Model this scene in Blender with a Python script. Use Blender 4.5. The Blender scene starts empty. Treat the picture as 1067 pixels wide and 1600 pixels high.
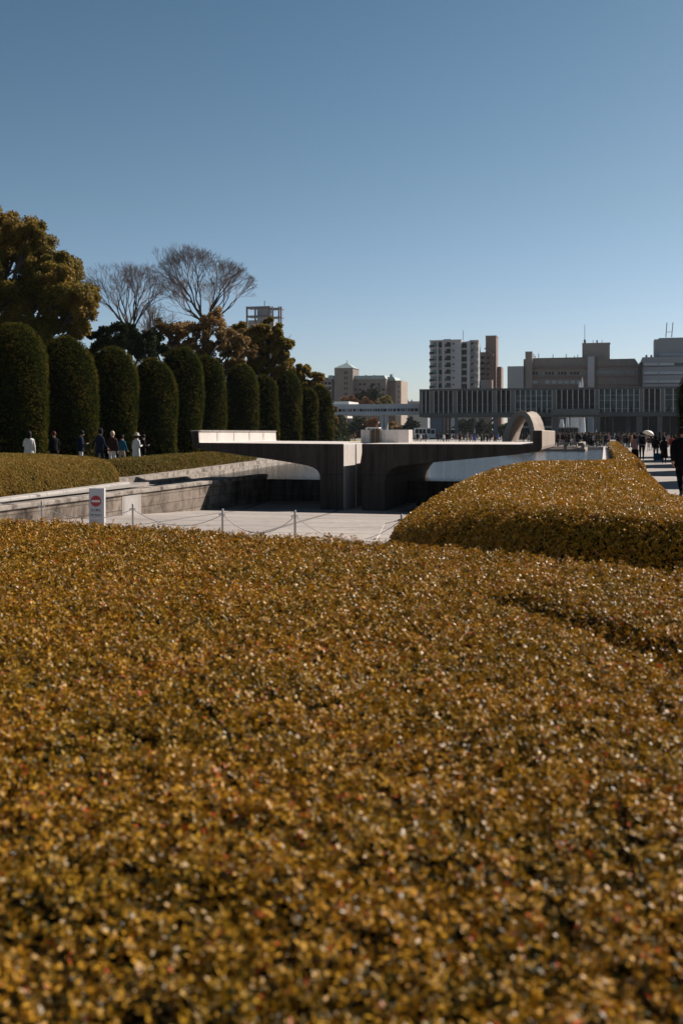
import bpy, bmesh, math, random
import numpy as np
from mathutils import Vector, Matrix

random.seed(7)
RNG = np.random.default_rng(11)
SC = bpy.context.scene
COL = SC.collection
R = math.radians
# ------------------------------------------------------------------ camera model
F, CX, HZ, CAMZ = 1556.0, 533.5, 677.0, 1.65
A = R(14.8)                       # direction of the park's long axis, clockwise from +Y
CA, SA = math.cos(A), math.sin(A)
def at(px, py, Y):                # world point at depth Y
    return ((px - CX) / F * Y, Y, CAMZ - (py - HZ) / F * Y)
def gp(px, py, z=0.0):            # world point on the level z
    Y = (CAMZ - z) * F / (py - HZ)
    return ((px - CX) / F * Y, Y, z)
def w2(v, u):                     # park coordinates (across, along) -> world
    return (v * CA + u * SA, -v * SA + u * CA)
def uv(x, y):
    return (x * CA - y * SA, x * SA + y * CA)
def vu(px, u):                    # across coordinate of column px on the plane 'along = u', and its depth
    r = (px - CX) / F
    Y = u / (CA + r * SA)
    return Y * (r * CA - SA), Y
def zz(py, Y):
    return CAMZ - (py - HZ) / F * Y

# ------------------------------------------------------------------ materials
def nt(name):
    m = bpy.data.materials.new(name); m.use_nodes = True
    t = m.node_tree; t.nodes.clear()
    out = t.nodes.new('ShaderNodeOutputMaterial')
    b = t.nodes.new('ShaderNodeBsdfPrincipled')
    t.links.new(b.outputs[0], out.inputs[0])
    return m, t, b, out
def ramp(t, fac, stops):
    r = t.nodes.new('ShaderNodeValToRGB')
    el = r.color_ramp.elements
    el[0].position, el[0].color = stops[0][0], (*stops[0][1], 1)
    el[1].position, el[1].color = stops[-1][0], (*stops[-1][1], 1)
    for p, c in stops[1:-1]:
        e = el.new(p); e.color = (*c, 1)
    t.links.new(fac, r.inputs[0])
    return r.outputs[0]
def noise(t, scale, detail=4, rough=.6, coord='Object', stretch=(1, 1, 1)):
    tc = t.nodes.new('ShaderNodeTexCoord'); mp = t.nodes.new('ShaderNodeMapping')
    mp.inputs['Scale'].default_value = stretch
    t.links.new(tc.outputs[coord], mp.inputs[0])
    n = t.nodes.new('ShaderNodeTexNoise')
    n.inputs['Scale'].default_value = scale; n.inputs['Detail'].default_value = detail; n.inputs['Roughness'].default_value = rough
    t.links.new(mp.outputs[0], n.inputs['Vector'])
    return n.outputs[0]
def mul(t, a, b, mode='MULTIPLY', f=1.0):
    m = t.nodes.new('ShaderNodeMix'); m.data_type = 'RGBA'; m.blend_type = mode
    m.inputs[0].default_value = f
    t.links.new(a, m.inputs[6]); t.links.new(b, m.inputs[7])
    return m.outputs[2]
def bump(t, b, h, strength=.3, dist=.02):
    n = t.nodes.new('ShaderNodeBump'); n.inputs['Strength'].default_value = strength; n.inputs['Distance'].default_value = dist
    t.links.new(h, n.inputs['Height']); t.links.new(n.outputs[0], b.inputs['Normal'])
def plain(name, col, rough=.6, var=.15, scale=3.0, metal=0, spec=.5, bmp=0):
    m, t, b, o = nt(name)
    n = noise(t, scale)
    c = ramp(t, n, [(.3, tuple(x * (1 - var) for x in col)), (.7, tuple(min(1, x * (1 + var)) for x in col))])
    t.links.new(c, b.inputs['Base Color'])
    b.inputs['Roughness'].default_value = rough; b.inputs['Metallic'].default_value = metal
    b.inputs['Specular IOR Level'].default_value = spec
    if bmp: bump(t, b, n, bmp)
    return m
def concrete(name, base, stain=(.12, .10, .09), amount=.5, streak=True, panel=None, rough=.85, st=(1.6, 1.6, .16)):
    m, t, b, o = nt(name)
    base = tuple(x * .85 for x in base); stain = tuple(x * .85 for x in stain)
    n1 = noise(t, .55, 6, .65)
    n2 = noise(t, 9, 5, .7)
    c1 = ramp(t, n1, [(.3, tuple(x * .78 for x in base)), (.65, base)])
    c2 = ramp(t, n2, [(.25, (.82, .82, .82)), (.7, (1.05, 1.04, 1.03))])
    c = mul(t, c1, c2)
    if streak:
        n3 = noise(t, 2.2, 5, .7, stretch=st)
        lo = .62 - .25 * amount
        c3 = ramp(t, n3, [(lo, (1, 1, 1)), (lo + .22, tuple(s / max(x, .01) for s, x in zip(stain, base)))])
        c = mul(t, c, c3)
    if panel:
        br = t.nodes.new('ShaderNodeTexBrick'); tc = t.nodes.new('ShaderNodeTexCoord'); mp = t.nodes.new('ShaderNodeMapping')
        sp = t.nodes.new('ShaderNodeSeparateXYZ'); cb = t.nodes.new('ShaderNodeCombineXYZ')
        t.links.new(tc.outputs['Object'], sp.inputs[0]); pl = panel.get('plane', 'XY')
        t.links.new(sp.outputs[pl[0]], cb.inputs[0]); t.links.new(sp.outputs[pl[1]], cb.inputs[1])
        t.links.new(cb.outputs[0], mp.inputs[0]); mp.inputs['Rotation'].default_value = (0, 0, panel.get('ang', 0)); mp.inputs['Location'].default_value = (.37, .02, 0)
        t.links.new(mp.outputs[0], br.inputs['Vector'])
        br.inputs['Scale'].default_value = 1; br.inputs['Brick Width'].default_value = panel['w']; br.inputs['Row Height'].default_value = panel['h']
        br.inputs['Mortar Size'].default_value = panel.get('m', .008); br.offset = panel.get('off', .5)
        br.inputs['Color1'].default_value = (1, 1, 1, 1); br.inputs['Color2'].default_value = (panel.get('var', .85),) * 3 + (1,)
        mc = panel.get('mc', .45); br.inputs['Mortar'].default_value = (mc, mc, mc, 1); br.inputs['Bias'].default_value = 0
        c = mul(t, c, br.outputs[0])
    t.links.new(c, b.inputs['Base Color'])
    b.inputs['Roughness'].default_value = rough; b.inputs['Specular IOR Level'].default_value = .3
    bump(t, b, n2, .25, .01)
    return m
def leafmat(name, stops, rough=.35, spec=.5, trans=.22, patch=None):
    m, t, b, o = nt(name)
    at_ = t.nodes.new('ShaderNodeAttribute'); at_.attribute_name = 'tint'
    c = ramp(t, at_.outputs['Fac'], stops)
    if patch:
        n = noise(t, patch[0], 3, .6)
        c = mul(t, c, ramp(t, n, [(.35, patch[1]), (.62, (1, 1, 1))]))
    t.links.new(c, b.inputs['Base Color'])
    b.inputs['Roughness'].default_value = rough; b.inputs['Specular IOR Level'].default_value = spec
    if trans > 0:
        tr = t.nodes.new('ShaderNodeBsdfTranslucent'); t.links.new(c, tr.inputs[0])
        mx = t.nodes.new('ShaderNodeMixShader'); mx.inputs[0].default_value = trans
        t.links.new(b.outputs[0], mx.inputs[1]); t.links.new(tr.outputs[0], mx.inputs[2])
        t.links.new(mx.outputs[0], o.inputs[0])
    return m
M = {}
M['azalea'] = leafmat('azalea_leaf', [(0, (.012, .022, .004)), (.18, (.045, .050, .008)), (.32, (.17, .092, .010)), (.47, (.42, .208, .013)), (.76, (.64, .325, .021)), (.86, (.38, .25, .11)), (.935, (.46, .35, .20)), (.965, (.62, .50, .36)), (1, (.60, .10, .025))], .43, .20, .14, (2.2, (.78, .88, .78)))
M['azalea_far'] = leafmat('azalea_leaf_fine', [(0, (.06, .07, .015)), (.3, (.16, .115, .022)), (.6, (.28, .17, .03)), (1, (.38, .22, .05))], .65, .15, .22, (.5, (.7, .85, .7)))
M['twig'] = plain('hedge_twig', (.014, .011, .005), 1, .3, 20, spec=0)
M['juniper'] = leafmat('juniper_leaf', [(0, (.016, .024, .004)), (.5, (.060, .064, .010)), (.85, (.16, .095, .020)), (1, (.28, .17, .05))], .95, .02, .30, (.6, (.8, 1, .8)))
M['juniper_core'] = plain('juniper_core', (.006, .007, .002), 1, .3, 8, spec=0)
M['camphor'] = leafmat('camphor_leaf', [(0, (.08, .065, .014)), (.4, (.20, .135, .025)), (.8, (.32, .195, .04)), (1, (.42, .25, .06))], .55, .15, .42, (.35, (.55, .75, .55)))
M['brown_leaf'] = leafmat('brown_leaf', [(0, (.09, .07, .025)), (.5, (.24, .15, .055)), (.9, (.36, .21, .075)), (1, (.5, .25, .07))], .6, .2, .42)
M['dark_leaf'] = leafmat('dark_leaf', [(0, (.008, .014, .005)), (.6, (.022, .034, .010)), (1, (.06, .065, .02))], .8, .08, .1)
M['orange_leaf'] = leafmat('orange_leaf', [(0, (.10, .05, .015)), (.6, (.30, .13, .035)), (1, (.42, .2, .06))], .5, .3, .2)
M['bark'] = plain('bark', (.06, .045, .035), .9, .35, 6, bmp=.4)
M['twigbark'] = plain('twig_bark', (.22, .17, .155), .9, .2, 6)
M['conc'] = concrete('monument_concrete', (.40, .365, .335), (.13, .11, .10), .55)
M['conc_dark'] = concrete('weathered_shade_concrete', (.088, .071, .060), (.036, .028, .023), .75, panel={'plane': 'XZ', 'w': 1.83, 'h': 1.3, 'm': .02, 'var': .8, 'mc': .55, 'off': 0})  # stained concrete with the shade of front and underside put into its colour
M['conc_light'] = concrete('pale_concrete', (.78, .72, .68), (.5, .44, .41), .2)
M['conc_warm'] = concrete('warm_concrete', (.48, .395, .33), (.3, .24, .2), .3)
M['block'] = concrete('stone_block_wall', (.40, .325, .265), (.05, .033, .022), .75, st=(.5, .5, .38), panel={'w': 1.15, 'h': .31, 'm': .012, 'plane': 'YZ', 'var': .72, 'mc': .35})
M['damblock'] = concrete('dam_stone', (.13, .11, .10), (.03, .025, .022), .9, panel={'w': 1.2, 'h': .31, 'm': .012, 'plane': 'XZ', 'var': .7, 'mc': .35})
M['cap'] = concrete('wall_cap_stone', (.46, .41, .36), (.09, .065, .05), .75, st=(.9, .9, .9))
M['kerb'] = concrete('kerb_granite', (.56, .53, .50), (.4, .37, .34), .3, panel={'w': 1.0, 'h': 50, 'm': .012, 'plane': 'YX', 'var': .9, 'mc': .35, 'off': 0})
M['plaza'] = concrete('plaza_paving', (.53, .475, .44), (.3, .27, .25), .4, True, panel={'w': 3.4, 'h': 2.6, 'm': .07, 'ang': R(-9), 'var': .82, 'mc': .40, 'off': 0})
M['path'] = concrete('path_paving', (.44, .40, .375), (.3, .27, .25), .4, False, panel={'w': 3.0, 'h': 1.5, 'm': .01, 'var': .93, 'mc': .7})
M['ground'] = concrete('pale_ground', (.42, .39, .36), (.3, .27, .25), .3, False)
M['soil'] = plain('dark_soil', (.04, .03, .02), .95, .3, 2)
M['bed'] = plain('pond_bed', (.05, .05, .045), .9, .2, 2)
M['lawn'] = plain('dry_grass', (.25, .19, .06), .95, .3, 1.2)
M['steel'] = plain('steel_post', (.42, .39, .37), .45, .1, 12, metal=.3)
M['chain'] = plain('pale_rope', (.62, .58, .54), .7, .1, 30)
M['brass'] = plain('bronze_plate', (.10, .065, .035), .45, .25, 3, metal=.5)
M['museum'] = concrete('museum_concrete', (.105, .118, .122), (.08, .08, .08), .3)
M['museum_pier'] = concrete('museum_pier', (.165, .172, .172), (.12, .12, .115), .3)
M['museum_blue'] = plain('museum_painted_wall', (.10, .13, .16), .7, .1, .5)
M['fin'] = plain('window_fin', (.58, .60, .60), .6, .1, 1)
M['glassdark'] = plain('dark_glass', (.008, .009, .011), .35, .5, .6, spec=.06)
M['glassteal'] = plain('teal_glass', (.035, .060, .064), .35, .7, .7, spec=.12)
M['glassgreen'] = plain('green_glass', (.04, .10, .085), .15, .4, .4, spec=.6)
M['white'] = plain('white_paint', (.75, .74, .72), .5, .06, 1)
M['offwhite'] = plain('off_white_render', (.40, .40, .41), .8, .06, .2)
M['greywall'] = plain('grey_cladding', (.30, .31, .32), .8, .06, .15)
M['bluegrey'] = plain('blue_grey_cladding', (.17, .19, .22), .5, .1, .1)
M['bluegrey2'] = plain('pale_blue_band', (.27, .31, .35), .3, .25, .12)
M['brownwall'] = plain('brown_tile', (.20, .125, .10), .8, .12, .3)
M['brownroof'] = plain('brown_grey_render', (.24, .20, .18), .8, .1, .2)
M['officewall'] = concrete('office_concrete', (.27, .235, .21), (.2, .17, .15), .3)
M['redband'] = plain('dull_red_band', (.20, .10, .085), .8, .1, .3)
M['brick'] = plain('brown_brick_render', (.20, .165, .145), .85, .1, .2)
M['greenroof'] = plain('green_copper_roof', (.24, .32, .32), .6, .12, .2)
M['steelframe'] = plain('painted_steel_frame', (.13, .13, .15), .6, .1, .2)
M['tyre'] = plain('tyre_rubber', (.02, .02, .02), .9)
M['redpaint'] = plain('red_paint', (.45, .05, .04), .4)
M['spray'] = None
m, t, b, o = nt('fountain_spray')
b.inputs['Base Color'].default_value = (.66, .69, .72, 1); b.inputs['Roughness'].default_value = .8
tr = t.nodes.new('ShaderNodeBsdfTransparent'); mx = t.nodes.new('ShaderNodeMixShader')
t.links.new(ramp(t, noise(t, 1.2, 5, .7, stretch=(1, 1, .3)), [(.25, (.45, .45, .45)), (.55, (1, 1, 1))]), mx.inputs[0])
t.links.new(tr.outputs[0], mx.inputs[1]); t.links.new(b.outputs[0], mx.inputs[2]); t.links.new(mx.outputs[0], o.inputs[0])
M['spray'] = m
m, t, b, o = nt('pond_water')
b.inputs['Base Color'].default_value = (.045, .043, .038, 1); b.inputs['Roughness'].default_value = .10
b.inputs['IOR'].default_value = 1.33; b.inputs['Specular IOR Level'].default_value = .75
n1 = noise(t, 3.2, 4, .65, stretch=(1, 1.5, 1)); bump(t, b, n1, .55, .06)
M['water'] = m
def cloth(name, col, rough=.85):
    if name not in M: M[name] = plain('cloth_' + name, tuple(c * (.6 if max(col) < .1 else 1) for c in col), rough, .2, 9, spec=.08)
    return M[name]
for n_, c_ in dict(black=(.012, .012, .014), charcoal=(.035, .035, .04), navy=(.018, .025, .05), brown=(.075, .04, .03), white_c=(.62, .61, .60), beige=(.36, .31, .25),
                   teal=(.02, .10, .15), grey=(.20, .20, .21), pink=(.35, .19, .2), red=(.30, .03, .03), blue=(.05, .10, .28), green=(.05, .09, .05), cream=(.55, .48, .38),
                   camel=(.30, .17, .09), denim=(.07, .10, .17)).items():
    cloth(n_, c_)
M['skin'] = plain('skin', (.48, .28, .20), .6, .08, 10)
M['hair_black'] = plain('black_hair', (.010, .007, .006), .7, .2, 40, spec=.15)
M['hair_brown'] = plain('brown_hair', (.09, .025, .012), .7, .2, 40, spec=.15)
M['hair_blond'] = plain('blond_hair', (.50, .36, .22), .5, .2, 40)
M['shoe'] = plain('shoe', (.03, .028, .028), .6)

# ------------------------------------------------------------------ object helpers
def tag(o, label=None, cat=None, group=None, kind=None):
    if label: o['label'] = label
    if cat: o['category'] = cat
    if group: o['group'] = group
    if kind: o['kind'] = kind
    return o
def empty(name, loc, label, cat, group=None, rz=0.0):
    o = bpy.data.objects.new(name, None); COL.objects.link(o)
    o.empty_display_size = .2
    o.location = loc; o.rotation_euler = (0, 0, rz)
    return tag(o, label, cat, group)
def empty_uv(name, v, u, z, label, cat, group=None):
    x, y = w2(v, u)
    o = empty(name, (x, y, z), label, cat, group, -A); o['_o'] = (v, u, z)
    return o
class MB:
    def __init__(s): s.v = []; s.f = []; s.m = []; s.mi = 0
    def add(s, vs, fs):
        k = len(s.v); s.v += [tuple(p) for p in vs]
        for f in fs: s.f.append(tuple(i + k for i in f)); s.m.append(s.mi)
    def box(s, x0, x1, y0, y1, z0, z1):
        s.add([(x0, y0, z0), (x1, y0, z0), (x1, y1, z0), (x0, y1, z0), (x0, y0, z1), (x1, y0, z1), (x1, y1, z1), (x0, y1, z1)],
              [(0, 3, 2, 1), (4, 5, 6, 7), (0, 1, 5, 4), (1, 2, 6, 5), (2, 3, 7, 6), (3, 0, 4, 7)]); return s
    def prism_y(s, poly, y0, y1):            # poly in x,z
        n = len(poly)
        s.add([(x, y0, z) for x, z in poly] + [(x, y1, z) for x, z in poly],
              [tuple(range(n)), tuple(reversed(range(n, 2 * n)))] + [(i, i + n, (i + 1) % n + n, (i + 1) % n) for i in range(n)]); return s
    def prism_x(s, poly, x0, x1):            # poly in y,z
        n = len(poly)
        s.add([(x0, y, z) for y, z in poly] + [(x1, y, z) for y, z in poly],
              [tuple(reversed(range(n))), tuple(range(n, 2 * n))] + [(i, (i + 1) % n, (i + 1) % n + n, i + n) for i in range(n)]); return s
    def prism_z(s, poly, z0, z1):
        n = len(poly)
        z0s = z0 if hasattr(z0, '__len__') else [z0] * n
        z1s = z1 if hasattr(z1, '__len__') else [z1] * n
        s.add([(p[0], p[1], z0s[i]) for i, p in enumerate(poly)] + [(p[0], p[1], z1s[i]) for i, p in enumerate(poly)],
              [tuple(reversed(range(n))), tuple(range(n, 2 * n))] + [(i, (i + 1) % n, (i + 1) % n + n, i + n) for i in range(n)]); return s
    def sheet(s, poly, z):
        s.add([(p[0], p[1], z) for p in poly], [tuple(range(len(poly)))]); return s
    def tube(s, pts, rad, n=6, cap=True):
        pts = [Vector(p) for p in pts]
        if not hasattr(rad, '__len__'): rad = [rad] * len(pts)
        k = len(s.v); prev = None
        for i, p in enumerate(pts):
            d = (pts[min(i + 1, len(pts) - 1)] - pts[max(i - 1, 0)])
            d = d.normalized() if d.length > 1e-9 else Vector((0, 0, 1))
            a = Vector((1, 0, 0)) if abs(d.x) < .8 else Vector((0, 1, 0))
            if prev is not None: a = prev
            e1 = (a - d * a.dot(d)).normalized(); prev = e1; e2 = d.cross(e1)
            for j in range(n):
                w = 2 * math.pi * j / n
                s.v.append(tuple(p + (e1 * math.cos(w) + e2 * math.sin(w)) * rad[i]))
        for i in range(len(pts) - 1):
            for j in range(n):
                s.f.append((k + i * n + j, k + i * n + (j + 1) % n, k + (i + 1) * n + (j + 1) % n, k + (i + 1) * n + j)); s.m.append(s.mi)
        if cap:
            s.f.append(tuple(k + j for j in reversed(range(n)))); s.m.append(s.mi)
            q = k + (len(pts) - 1) * n; s.f.append(tuple(q + j for j in range(n))); s.m.append(s.mi)
        return s
    def lathe(s, prof, n=16, c=(0, 0, 0), sx=1, sy=1):   # prof list of (r,z)
        k = len(s.v)
        for r, z in prof:
            for j in range(n):
                w = 2 * math.pi * j / n
                s.v.append((c[0] + r * sx * math.cos(w), c[1] + r * sy * math.sin(w), c[2] + z))
        for i in range(len(prof) - 1):
            for j in range(n):
                s.f.append((k + i * n + j, k + i * n + (j + 1) % n, k + (i + 1) * n + (j + 1) % n, k + (i + 1) * n + j)); s.m.append(s.mi)
        return s
    def mesh(s, name, mats, origin=(0, 0, 0), smooth=False):
        me = bpy.data.meshes.new(name)
        ox, oy, oz = origin
        me.from_pydata([(x - ox, y - oy, z - oz) for x, y, z in s.v], [], s.f)
        for m_ in (mats if isinstance(mats, (list, tuple)) else [mats]): me.materials.append(m_)
        me.polygons.foreach_set('material_index', s.m)
        if smooth: me.polygons.foreach_set('use_smooth', [True] * len(me.polygons))
        me.update()
        return me
    def part(s, name, mats, parent, smooth=False, bevel=0):   # child; coordinates absolute in park frame if the parent is a park-frame empty
        org = tuple(root_of(parent).get('_o', (0, 0, 0)))
        o = bpy.data.objects.new(name, s.mesh(name, mats, org, smooth)); COL.objects.link(o); o.parent = parent
        if bevel: add_bevel(o, bevel)
        return o
    def top(s, name, mats, origin, label, cat, group=None, kind=None, smooth=False, bevel=0):  # one-mesh thing in park frame
        o = bpy.data.objects.new(name, s.mesh(name, mats, origin, smooth)); COL.objects.link(o)
        x, y = w2(origin[0], origin[1]); o.location = (x, y, origin[2]); o.rotation_euler = (0, 0, -A)
        if bevel: add_bevel(o, bevel)
        return tag(o, label, cat, group, kind)
    def topw(s, name, mats, loc, label, cat, group=None, kind=None, smooth=False, rz=0):        # one-mesh thing, local coordinates
        o = bpy.data.objects.new(name, s.mesh(name, mats, (0, 0, 0), smooth)); COL.objects.link(o)
        o.location = loc; o.rotation_euler = (0, 0, rz)
        return tag(o, label, cat, group, kind)
def root_of(o):
    while o.parent: o = o.parent
    return o
def add_bevel(o, w):
    b_ = o.modifiers.new('bevel', 'BEVEL'); b_.width = w; b_.segments = 2; b_.limit_method = 'ANGLE'; b_.angle_limit = R(40)

def quads_mesh(name, V, tint, mat):
    """V: (N,4,3) quads, tint: (N,)"""
    n = len(V); me = bpy.data.meshes.new(name)
    me.vertices.add(n * 4); me.vertices.foreach_set('co', V.reshape(-1).astype(np.float32))
    me.loops.add(n * 4); me.loops.foreach_set('vertex_index', np.arange(n * 4, dtype=np.int32))
    me.polygons.add(n); me.polygons.foreach_set('loop_start', np.arange(0, n * 4, 4, dtype=np.int32))
    try: me.polygons.foreach_set('loop_total', np.full(n, 4, dtype=np.int32))
    except Exception: pass
    at_ = me.attributes.new('tint', 'FLOAT', 'FACE'); at_.data.foreach_set('value', tint.astype(np.float32))
    me.materials.append(mat); me.update(calc_edges=True)
    return me
def nrm(a): return a / np.maximum(np.linalg.norm(a, axis=-1, keepdims=True), 1e-9)
def tufts(P, N, L, tint, k=5, lift=.55, wid=.46, rng=RNG, spread=.35, tv=.13):
    """rosettes of k leaves at points P with normals N and leaf length L"""
    n = len(P); L = np.broadcast_to(L, (n,))
    N = nrm(N + spread * rng.normal(size=(n, 3)))
    a = rng.normal(size=(n, 3)); e1 = nrm(a - N * (a * N).sum(1, keepdims=True)); e2 = np.cross(N, e1)
    ph0 = rng.random(n) * 6.283
    out = []; tn = []
    for j in range(k):
        ph = ph0 + 6.283 * j / k + rng.normal(size=n) * .3
        l = (lift + .45 * rng.normal(size=n))[:, None]
        rad = e1 * np.cos(ph)[:, None] + e2 * np.sin(ph)[:, None]
        d = nrm(rad + l * N); side = nrm(np.cross(d, N)); up = np.cross(side, d)
        Lj = (L * (.7 + .55 * rng.random(n)))[:, None]; W = Lj * wid * .5
        b_ = P + d * Lj * .08
        mid = P + d * Lj * .58 + up * Lj * (.05 * rng.normal(size=n))[:, None]
        roll = (.35 * rng.normal(size=n))[:, None]
        s2 = nrm(side + up * roll)
        tip = P + d * Lj - up * Lj * (.12 * rng.random(n))[:, None]
        out.append(np.stack([b_, mid + s2 * W, tip, mid - s2 * W], 1))
        tn.append(np.clip(tint + tv * rng.normal(size=n), 0, 1))
    return np.concatenate(out), np.concatenate(tn)
def wave(x, y, seed, scale):
    r = np.random.default_rng(seed); s = 0
    for i in range(7):
        a = r.random() * 6.283; k = scale * (.6 + 1.3 * r.random()); s = s + np.sin((x * np.cos(a) + y * np.sin(a)) * k + r.random() * 6.28)
    return s / 3.2

def chaikin(p, n=2):
    for _ in range(n):
        q = []
        for i in range(len(p)):
            a, b_ = p[i], p[(i + 1) % len(p)]
            q += [(a[0] * .75 + b_[0] * .25, a[1] * .75 + b_[1] * .25), (a[0] * .25 + b_[0] * .75, a[1] * .25 + b_[1] * .75)]
        p = q
    return p
def polydist(poly, X, Y):
    d = np.full(X.shape, 1e9); ins = np.zeros(X.shape, bool); n = len(poly)
    for i in range(n):
        (ax, ay), (bx, by) = poly[i], poly[(i + 1) % n]
        ex, ey = bx - ax, by - ay
        t_ = np.clip(((X - ax) * ex + (Y - ay) * ey) / (ex * ex + ey * ey + 1e-12), 0, 1)
        d = np.minimum(d, np.hypot(X - ax - t_ * ex, Y - ay - t_ * ey))
        c = ((ay > Y) != (by > Y)) & (X < (bx - ax) * (Y - ay) / (by - ay + 1e-12) + ax)
        ins ^= c
    return np.where(ins, d, -d)
def hedge(name, label, cat, poly, top, ground, r, sizefn, mat, cov=1.5, res=.08, k=5, p=2.6, rough=.02, smooth=2, seed=3, tmean=.5, pits=.0, group=None, vis=None, clumps=30, tvar=.11):
    rng = np.random.default_rng(seed)
    poly = chaikin(poly, smooth)
    P = np.array(poly)
    if (np.roll(P[:, 0], -1) * P[:, 1] - P[:, 0] * np.roll(P[:, 1], -1)).sum() > 0: P = P[::-1]   # counter-clockwise
    poly = [tuple(q) for q in P]
    rf = r if callable(r) else (lambda X, Y: np.full(np.shape(X), float(r)))
    prof = lambda q: (1 - (1 - np.clip(q, 0, 1)) ** p) ** (1 / p)
    def H(X, Y, d=None):
        if d is None: d = polydist(poly, X, Y)
        g = ground(X, Y); return g + (top(X, Y) - g) * prof(d / rf(X, Y))
    x0, y0 = P.min(0) - .1; x1, y1 = P.max(0) + .1
    xs = np.arange(x0, x1, res); ys = np.arange(y0, y1, res)
    X, Y = np.meshgrid(xs, ys); d = polydist(poly, X, Y)
    Z = H(X, Y, np.clip(d - .03, 0, None)) - max(.045, rough * 2.2)
    ok = d > -res * .2
    cell = ok[:-1, :-1] & ok[1:, :-1] & ok[:-1, 1:] & ok[1:, 1:]
    idx = np.arange(X.size).reshape(X.shape)
    f = np.stack([idx[:-1, :-1], idx[:-1, 1:], idx[1:, 1:], idx[1:, :-1]], -1)[cell]
    used = np.unique(f); remap = np.zeros(X.size, int); remap[used] = np.arange(len(used))
    ox, oy = float(P[:, 0].mean()), float(P[:, 1].mean()); oz = float(ground(np.array([ox]), np.array([oy]))[0])
    o = empty(name, (ox, oy, oz), label, cat, group)
    me = bpy.data.meshes.new('twig_mass')
    V = np.stack([X.ravel() - ox, Y.ravel() - oy, Z.ravel() - oz], 1)[used]
    me.from_pydata(V.tolist(), [], remap[f].tolist()); me.materials.append(M['twig']); me.update()
    c = bpy.data.objects.new('twig_mass', me); COL.objects.link(c); c.parent = o
    # top samples
    inner = cell & ((d > rf(X, Y) * .9)[:-1, :-1])
    cy, cx = np.nonzero(inner)
    px_, py_ = xs[cx] + res / 2, ys[cy] + res / 2
    sz = sizefn(px_, py_); lam = cov / sz ** 2 * res * res
    cnt = rng.poisson(lam)
    sx = np.repeat(xs[cx], cnt) + rng.random(cnt.sum()) * res; sy = np.repeat(ys[cy], cnt) + rng.random(cnt.sum()) * res
    e = .05; h0 = H(sx, sy); nx = -(H(sx + e, sy) - h0) / e; ny = -(H(sx, sy + e) - h0) / e
    PT = np.stack([sx, sy, h0], 1); NT = nrm(np.stack([nx, ny, np.ones_like(nx)], 1))
    # side samples
    Q = np.roll(P, -1, 0); seg = Q - P; ln = np.linalg.norm(seg, axis=1)
    nin = np.stack([-seg[:, 1], seg[:, 0]], 1) / ln[:, None]
    dd = 1 - np.cos(np.linspace(0, math.pi / 2, 60)); rm = float(np.mean(rf(P[:, 0], P[:, 1])))
    mh = float(np.mean(top(P[:, 0], P[:, 1]) - ground(P[:, 0], P[:, 1])))
    pz = prof(dd) * mh; arc = np.concatenate([[0], np.cumsum(np.hypot(np.diff(dd) * rm, np.diff(pz)))])
    s_ = sizefn(P[:, 0], P[:, 1]); cnt = rng.poisson(cov / s_ ** 2 * ln * arc[-1])
    si = np.repeat(np.arange(len(P)), cnt); tt = rng.random(len(si)); aa = rng.random(len(si)) * arc[-1]
    qS = np.interp(aa, arc, dd); dS = qS * rf(P[si, 0], P[si, 1])
    S2 = P[si] + seg[si] * tt[:, None] + nin[si] * dS[:, None]
    dreal = polydist(poly, S2[:, 0], S2[:, 1]); good = dreal > dS * .6
    S2, dS, si, qS = S2[good], dS[good], si[good], qS[good]; rs = rf(P[si, 0], P[si, 1])
    g = ground(S2[:, 0], S2[:, 1]); Hh = top(S2[:, 0], S2[:, 1]) - g
    slope = Hh * (prof(qS + .01) - prof(qS)) / (.01 * rs)
    NS = nrm(np.stack([-nin[si][:, 0] * slope, -nin[si][:, 1] * slope, np.ones(len(si))], 1))
    PS = np.stack([S2[:, 0], S2[:, 1], g + Hh * prof(qS)], 1)
    PP = np.concatenate([PT, PS]); NN = np.concatenate([NT, NS])
    if vis is not None:
        kk = vis(PP); PP, NN = PP[kk], NN[kk]
    L = sizefn(PP[:, 0], PP[:, 1])
    cs = clumps
    bumpy = wave(PP[:, 0], PP[:, 1], seed + 5, cs * .35) * .45 + wave(PP[:, 0], PP[:, 1] + PP[:, 2], seed + 6, cs) * .55 + wave(PP[:, 0] - PP[:, 2], PP[:, 1], seed + 7, cs * 2.3) * .4
    kp = rng.random(len(PP)) > np.clip((-bumpy - .55) * .9, 0, .9); PP, NN, L, bumpy = PP[kp], NN[kp], L[kp], bumpy[kp]
    PP = PP + NN * (rough * (bumpy + .45 * rng.normal(size=len(PP))))[:, None]
    tint = np.clip(tmean + .05 * wave(PP[:, 0], PP[:, 1], seed + 8, 5) + .09 * bumpy + tvar * rng.normal(size=len(PP)), 0, .93)
    red = rng.random(len(PP)); tint = np.where(red < .002, 1.0, tint); tint = np.where(red > .985, .95, tint)
    if pits:
        w_ = wave(PP[:, 0], PP[:, 1], seed + 12, 11); keep = rng.random(len(PP)) > np.clip((w_ - 1.0) * 1.6, 0, pits)
        PP, NN, L, tint = PP[keep], NN[keep], L[keep], tint[keep]
    PP = PP - np.array([ox, oy, oz])
    Q4, tn = tufts(PP, NN, L, tint, k=k, rng=rng, spread=.55, tv=tvar * 1.15)
    me = quads_mesh('foliage', Q4, tn, mat)
    c = bpy.data.objects.new('foliage', me); COL.objects.link(c); c.parent = o
    print(name, len(Q4))
    return o

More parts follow.
